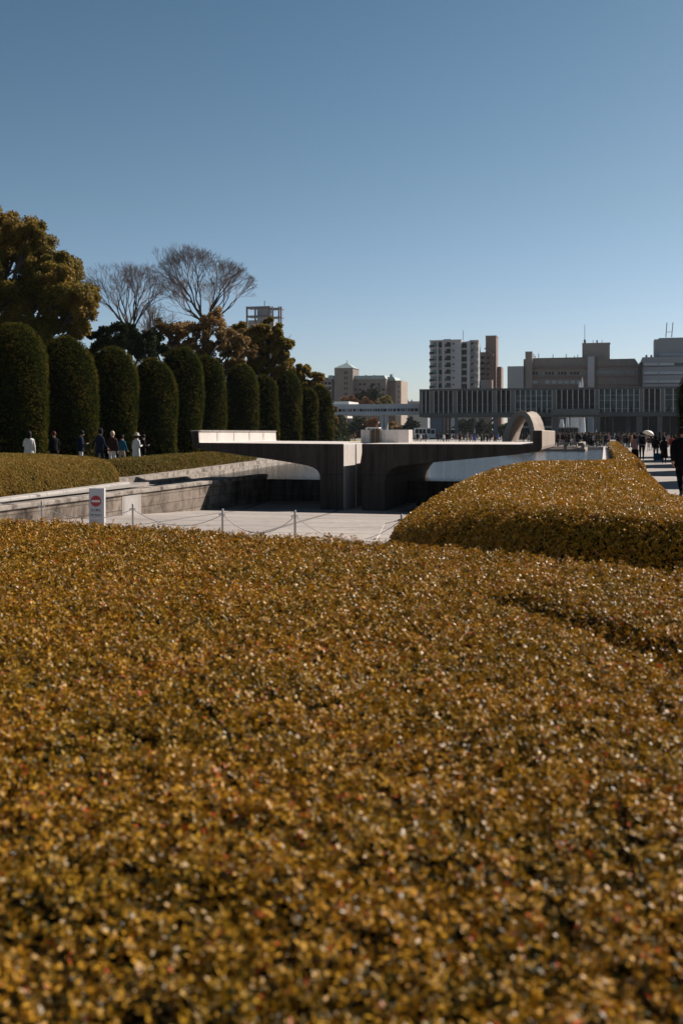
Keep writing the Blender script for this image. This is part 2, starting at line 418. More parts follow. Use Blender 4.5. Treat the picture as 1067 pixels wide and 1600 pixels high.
# ================================================================== SETTING
g = MB()
g.sheet([(-.1, -60), (2500, -60), (2500, 123), (-.1, 123)], 0)
g.sheet([(-2500, 123), (2500, 123), (2500, 4000), (-2500, 4000)], 0)
g.sheet([(-2500, -60), (-13.98, -60), (-13.98, 29.5), (-16.3, 29.5), (-2500, 29.5)], 0)
g.sheet([(-2500, 29.5), (-16.3, 29.5), (-19.9, 56.5), (-25, 123), (-2500, 123)], 0)
g.sheet([(-13.98, -60), (-.1, -60), (-.1, 10.9), (-13.98, 10.9)], 0)
g.top('ground', M['ground'], (0, 0, 0), None, None, kind='structure')
MB().sheet([(-120, 29.5), (-21, 29.5), (-24, 120), (-120, 120)], .006).top('soil_bed', M['soil'], (0, 0, 0), None, None, kind='structure')
MB().sheet([(1.45, -5), (5.2, -5), (5.2, 122), (1.45, 122)], .008).top('path', M['path'], (0, 0, 0), None, None, kind='structure')
pz = lambda u: np.clip(-.0485 * (u - 10.9), -1.24, 0)
pl = MB()
us = [10.9, 16, 22, 28, 33, 36.4, 39.2]
for a, b_ in zip(us[:-1], us[1:]):
    za, zb = float(pz(np.array(a))), float(pz(np.array(b_)))
    pl.add([(-13.98, a, za), (.3, a, za), (.3, b_, zb), (-13.98, b_, zb)], [(0, 1, 2, 3)])
pl.add([(.3, 10.9, 0), (.3, 39.2, 0), (.3, 39.2, -1.3), (.3, 10.9, -1.3)], [(0, 1, 2, 3)])
pl.top('sunken_plaza', M['plaza'], (0, 0, 0), None, None, kind='structure')
sl = [uv(*gp(x, y, -1.12)[:2]) for x, y in [(300, 809), (440, 812), (556, 820), (573, 816.5), (600, 804.5)]]
sl = [(-13.6, sl[0][1])] + sl[1:] + [(sl[4][0], 39.05), (-13.6, 39.05)]
MB().prism_z(sl, -1.30, -1.12).top('raised_paving', M['plaza'], (0, 0, 0), None, None, kind='structure')
MB().sheet([(-16.5, 29.4), (-14.0, 29.4), (-14.0, 39.2), (-.2, 39.2), (-.2, 123), (-25.2, 123), (-20.1, 56.5)], -.27).top('pond_water', M['water'], (0, 0, 0), None, None, kind='structure')
MB().sheet([(-16.4, 29.4), (-14.0, 29.4), (-14.0, 39.0), (-14.6, 41), (-17.4, 41)], -.262).top('channel_floor', M['cap'], (0, 0, 0), None, None, kind='structure')
MB().box(-26, -.15, 39.6, 124, -1.5, -1.2).top('pond_bed', M['bed'], (0, 0, 0), None, None, kind='structure')
x_, y_ = w2(-34, 215)
MB().sheet([(-75, 195), (-48, 195), (-46, 240), (-75, 240)], .02).top('lawn', M['lawn'], (0, 0, 0), None, None, kind='structure')

# pond walls
w = empty_uv('pond_wall', -13.65, 39, -1.2, 'stained stone block wall with pale coping beside the sunken plaza, left of the monument', 'wall')
MB().prism_x([(10.9, -1.3), (39.45, -1.3), (39.45, -.17), (10.9, -.17)], -13.98, -13.65).part('block_face', M['block'], w)
MB().box(-14.02, -13.60, 10.9, 39.47, -.17, -.05).part('coping', M['cap'], w, bevel=.02)
v0, _ = 0, 0
pb = MB(); pb.box(-13.66, -13.638, 26.55, 27.75, -1.02, -.19); o = pb.part('replacement_block', M['kerb'], w); o['label'] = 'pale new stone block without stains'
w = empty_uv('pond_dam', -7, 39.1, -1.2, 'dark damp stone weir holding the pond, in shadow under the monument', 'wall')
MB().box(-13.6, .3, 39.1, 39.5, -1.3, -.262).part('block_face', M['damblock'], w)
w = empty_uv('pond_wall', 0, 80, -.5, 'pale concrete rim along the far right side of the pond beside the clipped hedge strip', 'wall')
MB().box(-.16, .08, 39.2, 123, -1.2, .02).part('rim', M['conc_light'], w)
w = empty_uv('pond_wall', -12, 123, -.5, 'pale concrete rim across the far end of the pond before the crowd', 'wall')
MB().box(-25.5, -.16, 122.8, 123.2, -1.2, .03).part('rim', M['conc_light'], w)
MB().box(-13.98, -13.5, 29.2, 29.6, -1.3, -.172)
k1 = MB(); k1.prism_z([(-13.6, 11), (-13.98, 11), (-14.30, 20.9), (-15.25, 29.7), (-14.87, 29.7), (-13.99, 20.9)], -.15, [.02] * 6)
pts = [(-14.35, 11), (-14.0, 11), (-14.0, 20.9), (-14.9, 29.6), (-15.27, 29.65), (-14.4, 20.9)]
MB().prism_z(pts, -.2, .07).top('kerb', M['kerb'], (-14.2, 20.9, 0), 'pale granite block kerb under the front of the large left hedge', 'kerb', bevel=.03)
bank = [(-16.3, 29.5), (-19.9, 56.5), (-25, 123)]
def strip(mb, line, off0, off1, z0, z1):
    a = [(v + off0, u) for v, u in line]; b_ = [(v + off1, u) for v, u in line]
    for i in range(len(line) - 1): mb.prism_z([a[i], a[i + 1], b_[i + 1], b_[i]], z0, z1)
w = empty_uv('bank_kerb', -17, 33, 0, 'two stepped stone kerb along the left bank of the pond below the long low hedge', 'kerb')
mb = MB(); strip(mb, bank, -.1, .32, -.6, .06); mb.part('upper_step', M['cap'], w)
mb = MB(); strip(mb, bank, .322, .80, -.6, -.12); mb.part('lower_step', M['cap'], w)
MB().prism_z([(-16.3, 29.3), (-13.98, 29.3), (-13.98, 29.6), (-16.3, 29.6)], -1.3, -.1).top('channel_end_wall', M['cap'], (-15, 29.5, 0), 'stone end of the narrow water channel between the kerbs', 'wall')

# ================================================================== HEDGES
zero = lambda X, Y: np.zeros_like(X)
def uu(X, Y): return X * SA + Y * CA
def vv(X, Y): return X * CA - Y * SA
crack = [(0.98, 5.85), (1.12, 5.45), (1.30, 5.12), (1.42, 4.75), (1.52, 4.35), (1.75, 3.95)]
def crackd(X, Y):
    d = np.full(X.shape, 9.)
    for (ax, ay), (bx, by) in zip(crack[:-1], crack[1:]):
        ex, ey = bx - ax, by - ay; t_ = np.clip(((X - ax) * ex + (Y - ay) * ey) / (ex * ex + ey * ey), 0, 1)
        d = np.minimum(d, np.hypot(X - ax - t_ * ex, Y - ay - t_ * ey))
    return d
def topnear(X, Y):
    return .655 + .018 * wave(X, Y, 21, 1.1) + .008 * wave(X, Y, 22, 4.5) - .22 * np.exp(-(crackd(X, Y) / .11) ** 2)
def edge(px, py, z=.65): x, y, _ = gp(px, py, z); return (x, y)
far = [edge(-260, 806), edge(-120, 811), edge(0, 818.5), edge(150, 823), edge(300, 832), edge(450, 842), edge(600, 854), edge(700, 863), edge(800, 875), edge(930, 890), edge(1067, 907), edge(1180, 925)]
far = [(x, y + .30) for x, y in far]
near = [(3.3, 5.2), (3.1, 3.2), (2.2, .75), (0, .62), (-2.2, .75), (-4.2, 2.6), (-6.4, 6.5)]
def nearsize(X, Y):
    s = np.clip(.0165 + .0011 * (Y - 2), .0165, .026)
    return np.where(np.abs(X) > .36 * Y + .35, .045, s)
hedge('clipped_hedge', 'flat clipped azalea hedge filling the whole foreground, golden brown with a dark split at right', 'hedge',
      far + near, topnear, zero, .35, nearsize, M['azalea'], cov=1.4, res=.06, seed=31, rough=.042, tmean=.50, pits=.95, clumps=54, tvar=.145, k=5,
      vis=lambda P: (P[:, 1] > .9))
mid = [(0.85, 17.6), (0.80, 15.4), (1.35, 12.3), (2.1, 10.15), (3.3, 9.1), (4.3, 9.3), w2(1.35, 12), w2(1.38, 25), w2(1.40, 38.5), w2(.42, 39), w2(-.35, 36), w2(-1.9, 31), (4.0, 28), (2.15, 22)]
def topmid(X, Y):
    return .64 + .25 * np.exp(-((Y - 23.5) / 7) ** 2) + .16 * np.exp(-((Y - 11.5) / 3.5) ** 2) - .22 * np.exp(-(((Y - 17.5) / 4.5) ** 2 + ((X - .9) / 1.1) ** 2)) + .02 * wave(X, Y, 5, 1.0)
def gmid(X, Y):
    return np.where(vv(X, Y) < .3, pz(uu(X, Y)) * np.clip((.3 - vv(X, Y)) / 1.5, 0, 1), 0)
hedge('clipped_hedge', 'domed golden hedge with a dark shaded front, between the sunken plaza and the path', 'hedge',
      mid, topmid, gmid, lambda X, Y: .62 + 1.1 * np.clip((np.asarray(Y) - 11.5) / 6, 0, 1) * np.clip((35 - np.asarray(Y)) / 9, 0, 1) - .36 * np.clip((np.asarray(Y) - 29) / 6, 0, 1), lambda X, Y: np.clip(.0023 * Y, .024, .062), M['azalea'], cov=1.45, res=.09, seed=41, rough=.026, tmean=.55, p=2.1, pits=.12, clumps=40)
sp_ = [w2(.50, 37.2), w2(1.40, 37.2), w2(1.40, 80), w2(1.40, 121), w2(.50, 121), w2(.50, 80)]
hedge('clipped_hedge', 'long narrow golden hedge strip running away between the pond rim and the path', 'hedge',
      sp_, lambda X, Y: .62 + .01 * wave(X, Y, 9, 2), zero, .25, lambda X, Y: np.clip(.0018 * Y, .07, .19), M['azalea'], cov=1.5, res=.15, seed=51, smooth=0, rough=.02, tmean=.62)
ha = [w2(*q) for q in [(-14.42, 13), (-14.45, 20.9), (-15.25, 28.6), (-15.7, 30.6), (-17.6, 32.2), (-22, 36.5), (-28, 38), (-28, 13)]]
hedge('clipped_hedge', 'large rounded olive hedge at far left behind the white granite kerb', 'hedge',
      ha, lambda X, Y: .82 + .025 * wave(X, Y, 7, .8), zero, 1.2, lambda X, Y: np.clip(.0016 * Y, .035, .06), M['azalea_far'], cov=1.5, res=.12, seed=61, rough=.02, tmean=.66,
      vis=lambda P: P[:, 0] > -.36 * P[:, 1] - 1)
hb = [w2(*q) for q in [(-16.9, 33.6), (-19.9, 54.5), (-20.6, 58), (-22.2, 58), (-19.2, 33)]]
hedge('clipped_hedge', 'long low olive hedge along the left pond bank beneath the monument wing', 'hedge',
      hb, lambda X, Y: .59 + .015 * wave(X, Y, 17, .9), zero, .3, lambda X, Y: np.clip(.0016 * Y, .035, .09), M['azalea_far'], cov=1.5, res=.12, seed=71, rough=.02, tmean=.36)

# ================================================================== MONUMENT
U0, UD = 34.8, 9.1
def pv(px, py, u=U0):
    v, Y = vu(px, u); return (v, zz(py, Y))
mon = empty_uv('flame_monument', -9, U0, -1.12, 'low concrete monument of two cantilevered wings on a split pillar, standing in the pond', 'monument')
def bynormal(o, rules):
    for p_ in o.data.polygons:
        n_ = p_.normal
        for i, fn in rules:
            if fn(n_): p_.material_index = i; break
def fixn(o):
    bm = bmesh.new(); bm.from_mesh(o.data); bmesh.ops.recalc_face_normals(bm, faces=bm.faces[:]); bm.to_mesh(o.data); bm.free()
L_ = [(297, 673), (310.5, 672.5), (311.5, 691.5), (420, 692.5), (537, 693.5), (537, 799), (500, 799), (500, 752), (499, 741), (495.5, 735), (489, 730.5), (480, 727.5), (468, 725.2), (437, 720), (400, 714.5), (365, 709.5), (325, 704), (302, 699)]
Lp = [pv(*q) for q in L_]
R_ = [(565, 693.2), (700, 693.6), (832, 694), (832, 672.2), (846.6, 672.2), (846.6, 698), (845.3, 702.5), (842, 705.4), (832, 706.8), (802, 710.8), (740, 716.6), (679, 722.3), (650, 725.4), (632, 727.2), (620, 729), (611, 733.5), (605.5, 740), (602, 749), (601, 760), (602, 812), (565, 812)]
Rp = [pv(*q) for q in R_]
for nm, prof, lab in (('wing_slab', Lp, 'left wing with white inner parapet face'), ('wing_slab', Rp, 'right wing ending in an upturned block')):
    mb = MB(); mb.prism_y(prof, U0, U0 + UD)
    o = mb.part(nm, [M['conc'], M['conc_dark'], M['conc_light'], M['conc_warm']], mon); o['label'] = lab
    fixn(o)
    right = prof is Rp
    bynormal(o, [(1, lambda n_: n_.y < -.7), (2, lambda n_: n_.z > .9), (2 if not right else 1, lambda n_: n_.x > .9), (0 if not right else 1, lambda n_: True)])  # shade and sunlight painted by face direction: dark front, pale top and inner face
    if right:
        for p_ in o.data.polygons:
            if p_.normal.x > .5 and p_.center.z + (-1.12) > .55 and p_.center.x - 9 + 9 > 5: p_.material_index = 3  # sunlit outer face of the right block painted in a lighter, warmer colour
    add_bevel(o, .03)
# seam strips of the panels on the inner parapet face and pillar
vL, zL = Lp[2]; 
mb = MB()
for i in range(1, 5): mb.box(vL - .004, vL + .006, U0 + UD * i / 5 - .012, U0 + UD * i / 5 + .012, zL + .03, Lp[1][1] - .06)
mb.box(vL - .02, vL + .012, U0 + .03, U0 + UD - .03, Lp[1][1] - .045, Lp[1][1] + .012)
mb.part('parapet_trim', M['conc'], mon)
MB().box(Lp[4][0] - .3, Lp[4][0] + .035, U0 + 1.75, U0 + UD - .3, -1.12, Lp[4][1] - .02).part('pillar_panel', M['conc_light'], mon)  # sunlit inner pillar face, its brightness put into the paler colour
mb = MB()
# brazier ring on top
bc_u = 39.4
bv0, bY0 = vu(556.5, bc_u - .9); bv1, _ = vu(641.5, bc_u - .3)
bc = ((bv0 + bv1) / 2, bc_u); br = (bv1 - bv0) / 2
fz = empty_uv('flame_basin', bc[0], bc[1], 1.30, 'pale concrete polygonal basin with a bronze slot, standing in the middle of the monument top', 'basin')
mb = MB(); n_ = 12
tz = zz(671.5, bY0 + .3)
ring = [(bc[0] + br * math.cos(2 * math.pi * (i + .3) / n_), bc[1] + br * math.sin(2 * math.pi * (i + .3) / n_)) for i in range(n_)]
rin = [(bc[0] + (br - .16) * math.cos(2 * math.pi * (i + .3) / n_), bc[1] + (br - .16) * math.sin(2 * math.pi * (i + .3) / n_)) for i in range(n_)]
for i in range(n_):
    j = (i + 1) % n_
    mb.prism_z([ring[i], ring[j], rin[j], rin[i]], 1.24, tz)
mb.part('ring_wall', M['conc_light'], fz)
a0, _ = vu(579, bc_u - br); a1, _ = vu(594, bc_u - br)
mb = MB(); mb.box(a0, a1, bc_u - br - .03, bc_u - br + .3, 1.26, tz + .01); mb.part('bronze_plate', M['brass'], fz)
mb = MB(); mb.box(a0 - .03, a0 + .02, bc_u - br - .06, bc_u - br + .3, 1.26, tz + .02); mb.box((a0 + a1) / 2 - .01, (a0 + a1) / 2 + .01, bc_u - br - .05, bc_u - br, 1.26, tz + .01); mb.box(a1 - .01, a1 + .03, bc_u - br - .06, bc_u - br + .3, 1.26, tz + .02)
mb.part('slot_frame', M['conc'], fz)
MB().lathe([(.0, 1.62), (.45, 1.60), (.5, 1.5), (.5, 1.3)], 20, (bc[0], bc[1], 0)).part('burner', M['brass'], fz, smooth=True)

# ================================================================== SIGN, POSTS, ROPE
def sign():
    Y = 20.6
    u = None
    x0, y0, zt = at(139.3, 763, Y); x1, _, _ = at(161.5, 763, Y)
    wd = (x1 - x0); u_ = uu(x0, Y); z0 = float(pz(np.array(u_)))
    s = empty('no_entry_sign', ((x0 + x1) / 2, Y, z0), 'upright grey metal no entry sign with red disc and dark lettering on the plaza edge', 'sign', rz=R(-4))
    hgt = zt - z0; ox = (x0 + x1) / 2
    mb = MB(); mb.box(-wd / 2, wd / 2, 0, .05, .02, hgt)
    def prt(mb, nm, mt, par=s, bv=0):
        o = bpy.data.objects.new(nm, mb.mesh(nm, mt)); COL.objects.link(o); o.parent = par
        if bv: add_bevel(o, bv)
        return o
    bd = prt(mb, 'board', plain('sign_grey', (.44, .45, .48), .5, .03, 3), s, .006)
    prt(MB().box(wd / 2 + .001, wd / 2 + .035, -.004, .056, 0, hgt + .004), 'side_frame', M['white'])
    prt(MB().box(-wd / 2 - .05, wd / 2 + .08, -.12, .18, 0, .03), 'foot_plate', M['steel'])
    prt(MB().box(-wd / 2 + .003, wd / 2 - .003, -.003, .0, hgt - .955, hgt - .95), 'seam', M['steel'])
    cz = hgt - 27.0 / F * Y - 0.0; cz = zz(783, Y) - z0; rr = 8.6 / F * Y
    def disc(r, y, nm, mt, par):
        me = MB(); n = 40
        me.add([(r * math.cos(2 * math.pi * i / n), y, cz + r * math.sin(2 * math.pi * i / n)) for i in range(n)] + [(r * math.cos(2 * math.pi * i / n), .0, cz + r * math.sin(2 * math.pi * i / n)) for i in range(n)],
               [tuple(range(n)), tuple(range(2 * n - 1, n - 1, -1))] + [(i, i + n, (i + 1) % n + n, (i + 1) % n) for i in range(n)])
        return prt(me, nm, mt, par)
    rd = plain('sign_red', (.33, .018, .02), .45, .03, 3)
    d_ = disc(rr, -.004, 'red_disc', rd, s)
    prt(MB().box(-rr * .80, rr * .80, -.0065, -.003, cz - rr * .2, cz + rr * .2), 'white_bar', plain('sign_white', (.60, .56, .54), .5, .03, 3), d_)
    ink = plain('sign_ink', (.03, .03, .035), .6)
    for txt, py, wpx in (('立入禁止', 797.5, 16.5), ('No Entry', 804.6, 17.0)):
        cu = bpy.data.curves.new('lettering', 'FONT'); cu.body = txt; cu.align_x = 'CENTER'; cu.align_y = 'CENTER'; cu.size = .1; cu.extrude = .0
        cu.offset = .0012
        tmp = bpy.data.objects.new('tmp', cu); COL.objects.link(tmp); bpy.context.view_layer.update()
        me = bpy.data.meshes.new_from_object(tmp.evaluated_get(bpy.context.evaluated_depsgraph_get()))
        wt = max(tmp.dimensions.x, .01); sc = wpx / F * Y / wt
        bpy.data.objects.remove(tmp)
        me.name = 'lettering'; me.materials.clear(); me.materials.append(ink)
        o = bpy.data.objects.new('lettering', me); COL.objects.link(o); o.parent = s
        o.location = (0, -.0035, zz(py, Y) - z0); o.rotation_euler = (R(90), 0, 0); o.scale = (sc, sc, sc)
sign()
post_px = [(66, 783, 20.4), (208, 787, 20.0), (348, 795, 18.9), (461, 797.3, 18.3), (627, 803.5, 19.5)]
tops = []
for i, (px, py, Y) in enumerate(post_px):
    x, y, zt = at(px, py, Y); z0 = float(pz(np.array(uu(x, y))))
    lab = ['steel rope post left of the no entry sign, before the stone wall', 'steel rope post just right of the no entry sign', 'steel rope post with a knot, second to the right of the sign',
           'slim steel rope post in front of the left wing pillar', 'short steel rope post beside the domed right hedge'][i]
    p = empty('rope_post', (x, y, z0), lab, 'post', 'rope posts across the plaza')
    h = zt - z0; rp = .021
    o = bpy.data.objects.new('pole', MB().lathe([(0, 0), (rp, 0), (rp, h - .01), (rp * .7, h), (0, h)], 12).mesh('pole', M['steel'], smooth=True)); COL.objects.link(o); o.parent = p
    o = bpy.data.objects.new('base_flange', MB().lathe([(0, 0), (.09, 0), (.09, .012), (0, .012)], 16).mesh('base_flange', M['steel'])); COL.objects.link(o); o.parent = p
    o = bpy.data.objects.new('hook', MB().tube([(-.055, 0, h - .14), (-.05, 0, h - .10), (.05, 0, h - .10), (.055, 0, h - .14)], .010, 6).tube([(-.06, 0, h - .10), (-.062, 0, h - .12)], .014, 6).mesh('hook', M['steel'])); COL.objects.link(o); o.parent = p
    tops.append((x, y, zt - .11))
sags = [.22, .27, .33, .42]
for i in range(4):
    a, b_ = Vector(tops[i]), Vector(tops[i + 1])
    pts = []
    for j in range(25):
        t_ = j / 24; q = a.lerp(b_, t_); q.z -= sags[i] * 4 * t_ * (1 - t_) * (1 if i != 3 else 1); pts.append(q - a)
    MB().tube(pts, .0075, 6).topw('barrier_rope', M['chain'], a, ['grey rope hanging left of the sign', 'pale rope hanging between the sign and the knotted post', 'deeply sagging pale rope between the two middle posts', 'pale rope falling from the slim post towards the domed hedge'][i], 'rope', 'barrier ropes')
# shallow kerb light patch where the rope ties down
a = Vector(tops[4]); b_ = Vector(gp(583, 852, -.5)); mid_ = Vector(at(599, 815, 22.3))
MB().tube([Vector((0, 0, 0)), Vector(at(600, 818, 19.3)) - a, Vector(at(592, 836, 18.9)) - a, Vector(at(580, 853, 18.3)) - a], .010, 6).topw('barrier_rope', M['chain'], a, 'pale rope dropping steeply from the short right post to the paving', 'rope', 'barrier ropes')

# ================================================================== CENOTAPH, RAILS
def cenotaph():
    Y = 106.0
    c = empty('arch_cenotaph', (*at(811, 689, Y)[:2], 0), 'smooth curved concrete saddle arch standing beyond the monument', 'arch', rz=-R(25))
    s = Y / F
    outer = [(781, 697), (783, 686), (787, 671), (793, 657), (800, 647), (807, 642.3), (815, 641), (822, 643.5), (828, 650), (832.5, 660), (835.5, 672), (837.5, 686), (838, 697)]
    def off(pts, t):
        out = []
        for i, p in enumerate(pts):
            a = pts[max(0, i - 1)]; b_ = pts[min(len(pts) - 1, i + 1)]
            dx, dy = b_[0] - a[0], b_[1] - a[1]; l = math.hypot(dx, dy)
            out.append((p[0] - dy / l * t, p[1] + dx / l * t))
        return out
    # front and back frames flare; the middle is lower (saddle)
    V = []; ns = 9; depth = 4.6
    k = math.cos(R(25 - 14))
    for i in range(ns):
        q = i / (ns - 1) * 2 - 1
        fl = 1 - .07 * (1 - q * q)
        o_ = [((x - 811) * s * k * fl, i / (ns - 1) * depth, max(0, (HZ - y) * s + CAMZ) * (1 - .045 * (1 - q * q))) for x, y in outer]
        i_ = [((x - 811) * s * k * fl, i / (ns - 1) * depth, max(0, (HZ - y) * s + CAMZ) * (1 - .045 * (1 - q * q))) for x, y in off(outer, 8.6)]
        V.append(o_ + list(reversed(i_)))
    n = len(V[0]); mb = MB()
    mb.add([p for r_ in V for p in r_], [tuple(range(n)), tuple(reversed(range((ns - 1) * n, ns * n)))] +
           [(a * n + j, a * n + (j + 1) % n, (a + 1) * n + (j + 1) % n, (a + 1) * n + j) for a in range(ns - 1) for j in range(n)])
    me = mb.mesh('arch_shell', M['conc_warm'])
    o = bpy.data.objects.new('arch_shell', me); COL.objects.link(o); o.parent = c; fixn(o)
    sm = o.modifiers.new('b', 'BEVEL'); sm.width = .05; sm.segments = 2
    o = bpy.data.objects.new('stone_coffer', MB().box(-.9, .9, 1.3, 3.0, 0, .75).mesh('stone_coffer', M['museum'])); COL.objects.link(o); o.parent = c; add_bevel(o, .05)
cenotaph()
def railing():
    u0 = 108.5
    v0, _ = vu(868, u0); v1, _ = vu(914, u0); vl, _ = vu(742, u0)
    r_ = empty_uv('stone_terrace', v1, u0, -.3, 'stone terrace with low railing projecting into the far end of the pond', 'terrace')
    MB().box(vl, v1, u0, 123, -.9, -.02).part('deck', M['conc_warm'], r_)
    MB().box(vl + .2, v1 - .2, u0 + .3, u0 + .7, .52, .66).part('rail', M['conc_warm'], r_)
    mb = MB()
    for i in range(7):
        v = v1 - .45 - i * (v1 - vl - .8) / 6; mb = MB(); mb.box(v, v + .35, u0 + .32, u0 + .68, -.02, .52); mb.part('rail_post', M['conc'], r_)
    MB().box(v1 - .75, v1 - .2, u0 + .7, 121, .30, .66).part('side_rail', M['conc_warm'], r_)
    MB().box(vl + .3, v1 - .9, u0 + 1.6, u0 + 2.2, -.02, .25).part('step', M['conc_light'], r_)
railing()

# ================================================================== TOPIARY
ORD = ['first', 'second', 'third', 'fourth', 'fifth', 'sixth', 'seventh', 'eighth', 'ninth', 'tenth', 'eleventh', 'twelfth', 'thirteenth', 'fourteenth', 'fifteenth', 'sixteenth', 'seventeenth', 'eighteenth', 'nineteenth']
TENS = {2: ('twenty', 'twentieth'), 3: ('thirty', 'thirtieth'), 4: ('forty', 'fortieth'), 5: ('fifty', 'fiftieth'), 6: ('sixty', 'sixtieth'), 7: ('seventy', 'seventieth'), 8: ('eighty', 'eightieth')}
def ordinal(n):
    if n < 20: return ORD[n - 1]
    a, b_ = divmod(n, 10)
    return TENS[a][1] if b_ == 0 else TENS[a][0] + ' ' + ORD[b_ - 1]
def mesh_child(name, me, parent, loc=(0, 0, 0)):
    o = bpy.data.objects.new(name, me); COL.objects.link(o); o.parent = parent; o.location = loc; return o
def topiary(x, y, h, r, label, seed, lean=0.0, group='columnar clipped topiaries', k=3):
    rng = np.random.default_rng(seed)
    root = empty('clipped_topiary', (x, y, 0), label, 'topiary', group)
    def prof(q):   # q 0..1 height
        tt_ = np.clip(1 - q, 0, 1) * h; c = r * (1.25 + .35 * math.sin(seed * 1.7) ** 2)
        return r * (.94 + .06 * np.sin(np.clip(q, 0, 1) * 3.0 + .3 * math.sin(seed))) * np.sqrt(np.clip(1 - np.clip((c - tt_) / c, 0, 1) ** 2, 0, 1))
    def surf(q, th):
        rr = prof(q) * (1 + .035 * np.sin(2 * th + seed) + .03 * np.sin(3 * th + 7 * q + seed) + .025 * np.sin(5 * th - 11 * q))
        return np.stack([rr * np.cos(th) + lean * q * h, rr * np.sin(th), q * h], -1)
    nq, nt_ = 26, 28
    q = 1 - (1 - np.linspace(0, 1, nq)) ** 1.7; th = np.linspace(0, 2 * np.pi, nt_, endpoint=False)
    Qg, T = np.meshgrid(q, th, indexing='ij'); V = surf(Qg, T); V = V * np.array([.965, .965, .99])
    fs = [(i * nt_ + j, i * nt_ + (j + 1) % nt_, (i + 1) * nt_ + (j + 1) % nt_, (i + 1) * nt_ + j) for i in range(nq - 1) for j in range(nt_)]
    me = bpy.data.meshes.new('crown_core'); me.from_pydata(V.reshape(-1, 3).tolist(), [], fs); me.materials.append(M['juniper_core'])
    me.polygons.foreach_set('use_smooth', [True] * len(fs)); me.update(); mesh_child('crown_core', me, root)
    L = .0018 * y; N = int(2 * np.pi * r * h * 1.0 / L ** 2)
    # equal-area sampling along the profile
    qs = np.linspace(0, 1, 300) ** .8; ps = surf(qs, np.zeros(300)); arc = np.hypot(np.diff(prof(qs)), np.diff(qs) * h) * (prof(qs)[1:] + prof(qs)[:-1]) / 2
    cum = np.concatenate([[0], np.cumsum(arc)]); qq = np.interp(rng.random(N) * cum[-1], cum, qs); tt = rng.random(N) * 2 * np.pi
    P = surf(qq, tt); e = 1e-3
    dq = surf(np.clip(qq + e, 0, .9999), tt) - surf(np.clip(qq - e, 0, 1), tt); dt = surf(qq, tt + e) - P
    n = nrm(np.cross(dt, dq)); n = np.where((n * np.stack([np.cos(tt), np.sin(tt), .2 + 0 * tt], 1)).sum(1, keepdims=True) < 0, -n, n)
    P = P + n * (.035 * rng.normal(size=N) + .03 * np.sin(9 * tt + 13 * qq + seed) * np.sin(31 * qq + 3 * tt))[:, None]
    tint = np.clip(.35 + .18 * rng.normal(size=N) + .25 * (rng.random(N) > .8) + .15 * np.sin(4 * tt + 9 * qq), 0, 1)
    n2 = nrm(n + np.array([0, 0, .55]))
    Q4, tn = tufts(P, n2, L, tint, k=k, lift=.9, wid=.42, rng=rng, spread=.45)
    mesh_child('foliage', quads_mesh('foliage', Q4, tn, M['juniper']), root)
    mesh_child('stem', MB().tube([(0, 0, -.1), (0, 0, .5), (lean * h * .5, 0, h * .6)], [r * .16, r * .13, .05], 8).mesh('stem', M['bark']), root)
    return root
tp = [(-22, 71, 505), (64, 152, 525), (135, 210, 542), (203, 275, 560), (247, 313, 542), (301, 354, 556), (350, 402, 569), (398, 436, 586), (420, 468, 577), (464, 495, 606), (482, 521, 602)]
lab = ['widest columnar topiary at the far left edge, tallest in the row', 'second columnar topiary from the left, behind the person in navy', 'third columnar topiary from the left, behind the brown jacket and teal top',
       'lower fourth columnar topiary, right behind the person in the white hat', 'tall fifth columnar topiary standing behind the lower fourth one', 'sixth columnar topiary, above the left tip of the monument wing',
       'seventh columnar topiary, behind the middle of the white parapet', 'small eighth columnar topiary, lower than both its neighbours', 'ninth columnar topiary, the last tall broad one, at the parapet right end',
       'small slim tenth columnar topiary, second from the right end', 'eleventh columnar topiary closing the row before the far pavilion']
for i, (a, b_, ty) in enumerate(tp):
    c = (a + b_) / 2; r_ = (c - CX) / F; vv_ = -27.4 + (1.2 if i in (3, 7, 9) else 0)
    Y = vv_ / (r_ * CA - SA); X = r_ * Y
    topiary(X, Y, zz(ty, Y), (b_ - a) / 2 * Y / F * 1.04, lab[i], 100 + i, lean=[.0, -.03, .02, -.01, .03, -.02, .015, -.03, .02, 0, -.03][i])
for i, u_ in enumerate([75.2, 66, 57, 48, 39]):
    x, y = w2(7.2, u_)
    topiary(x, y, 7.2, 2.05, ['dark topiary cut by the right frame edge beyond the path'][0] if i == 0 else 'dark columnar topiary beside the right edge of the path, %s towards the camera' % ordinal(i), 140 + i, group='columnar clipped topiaries beside the path', k=2)

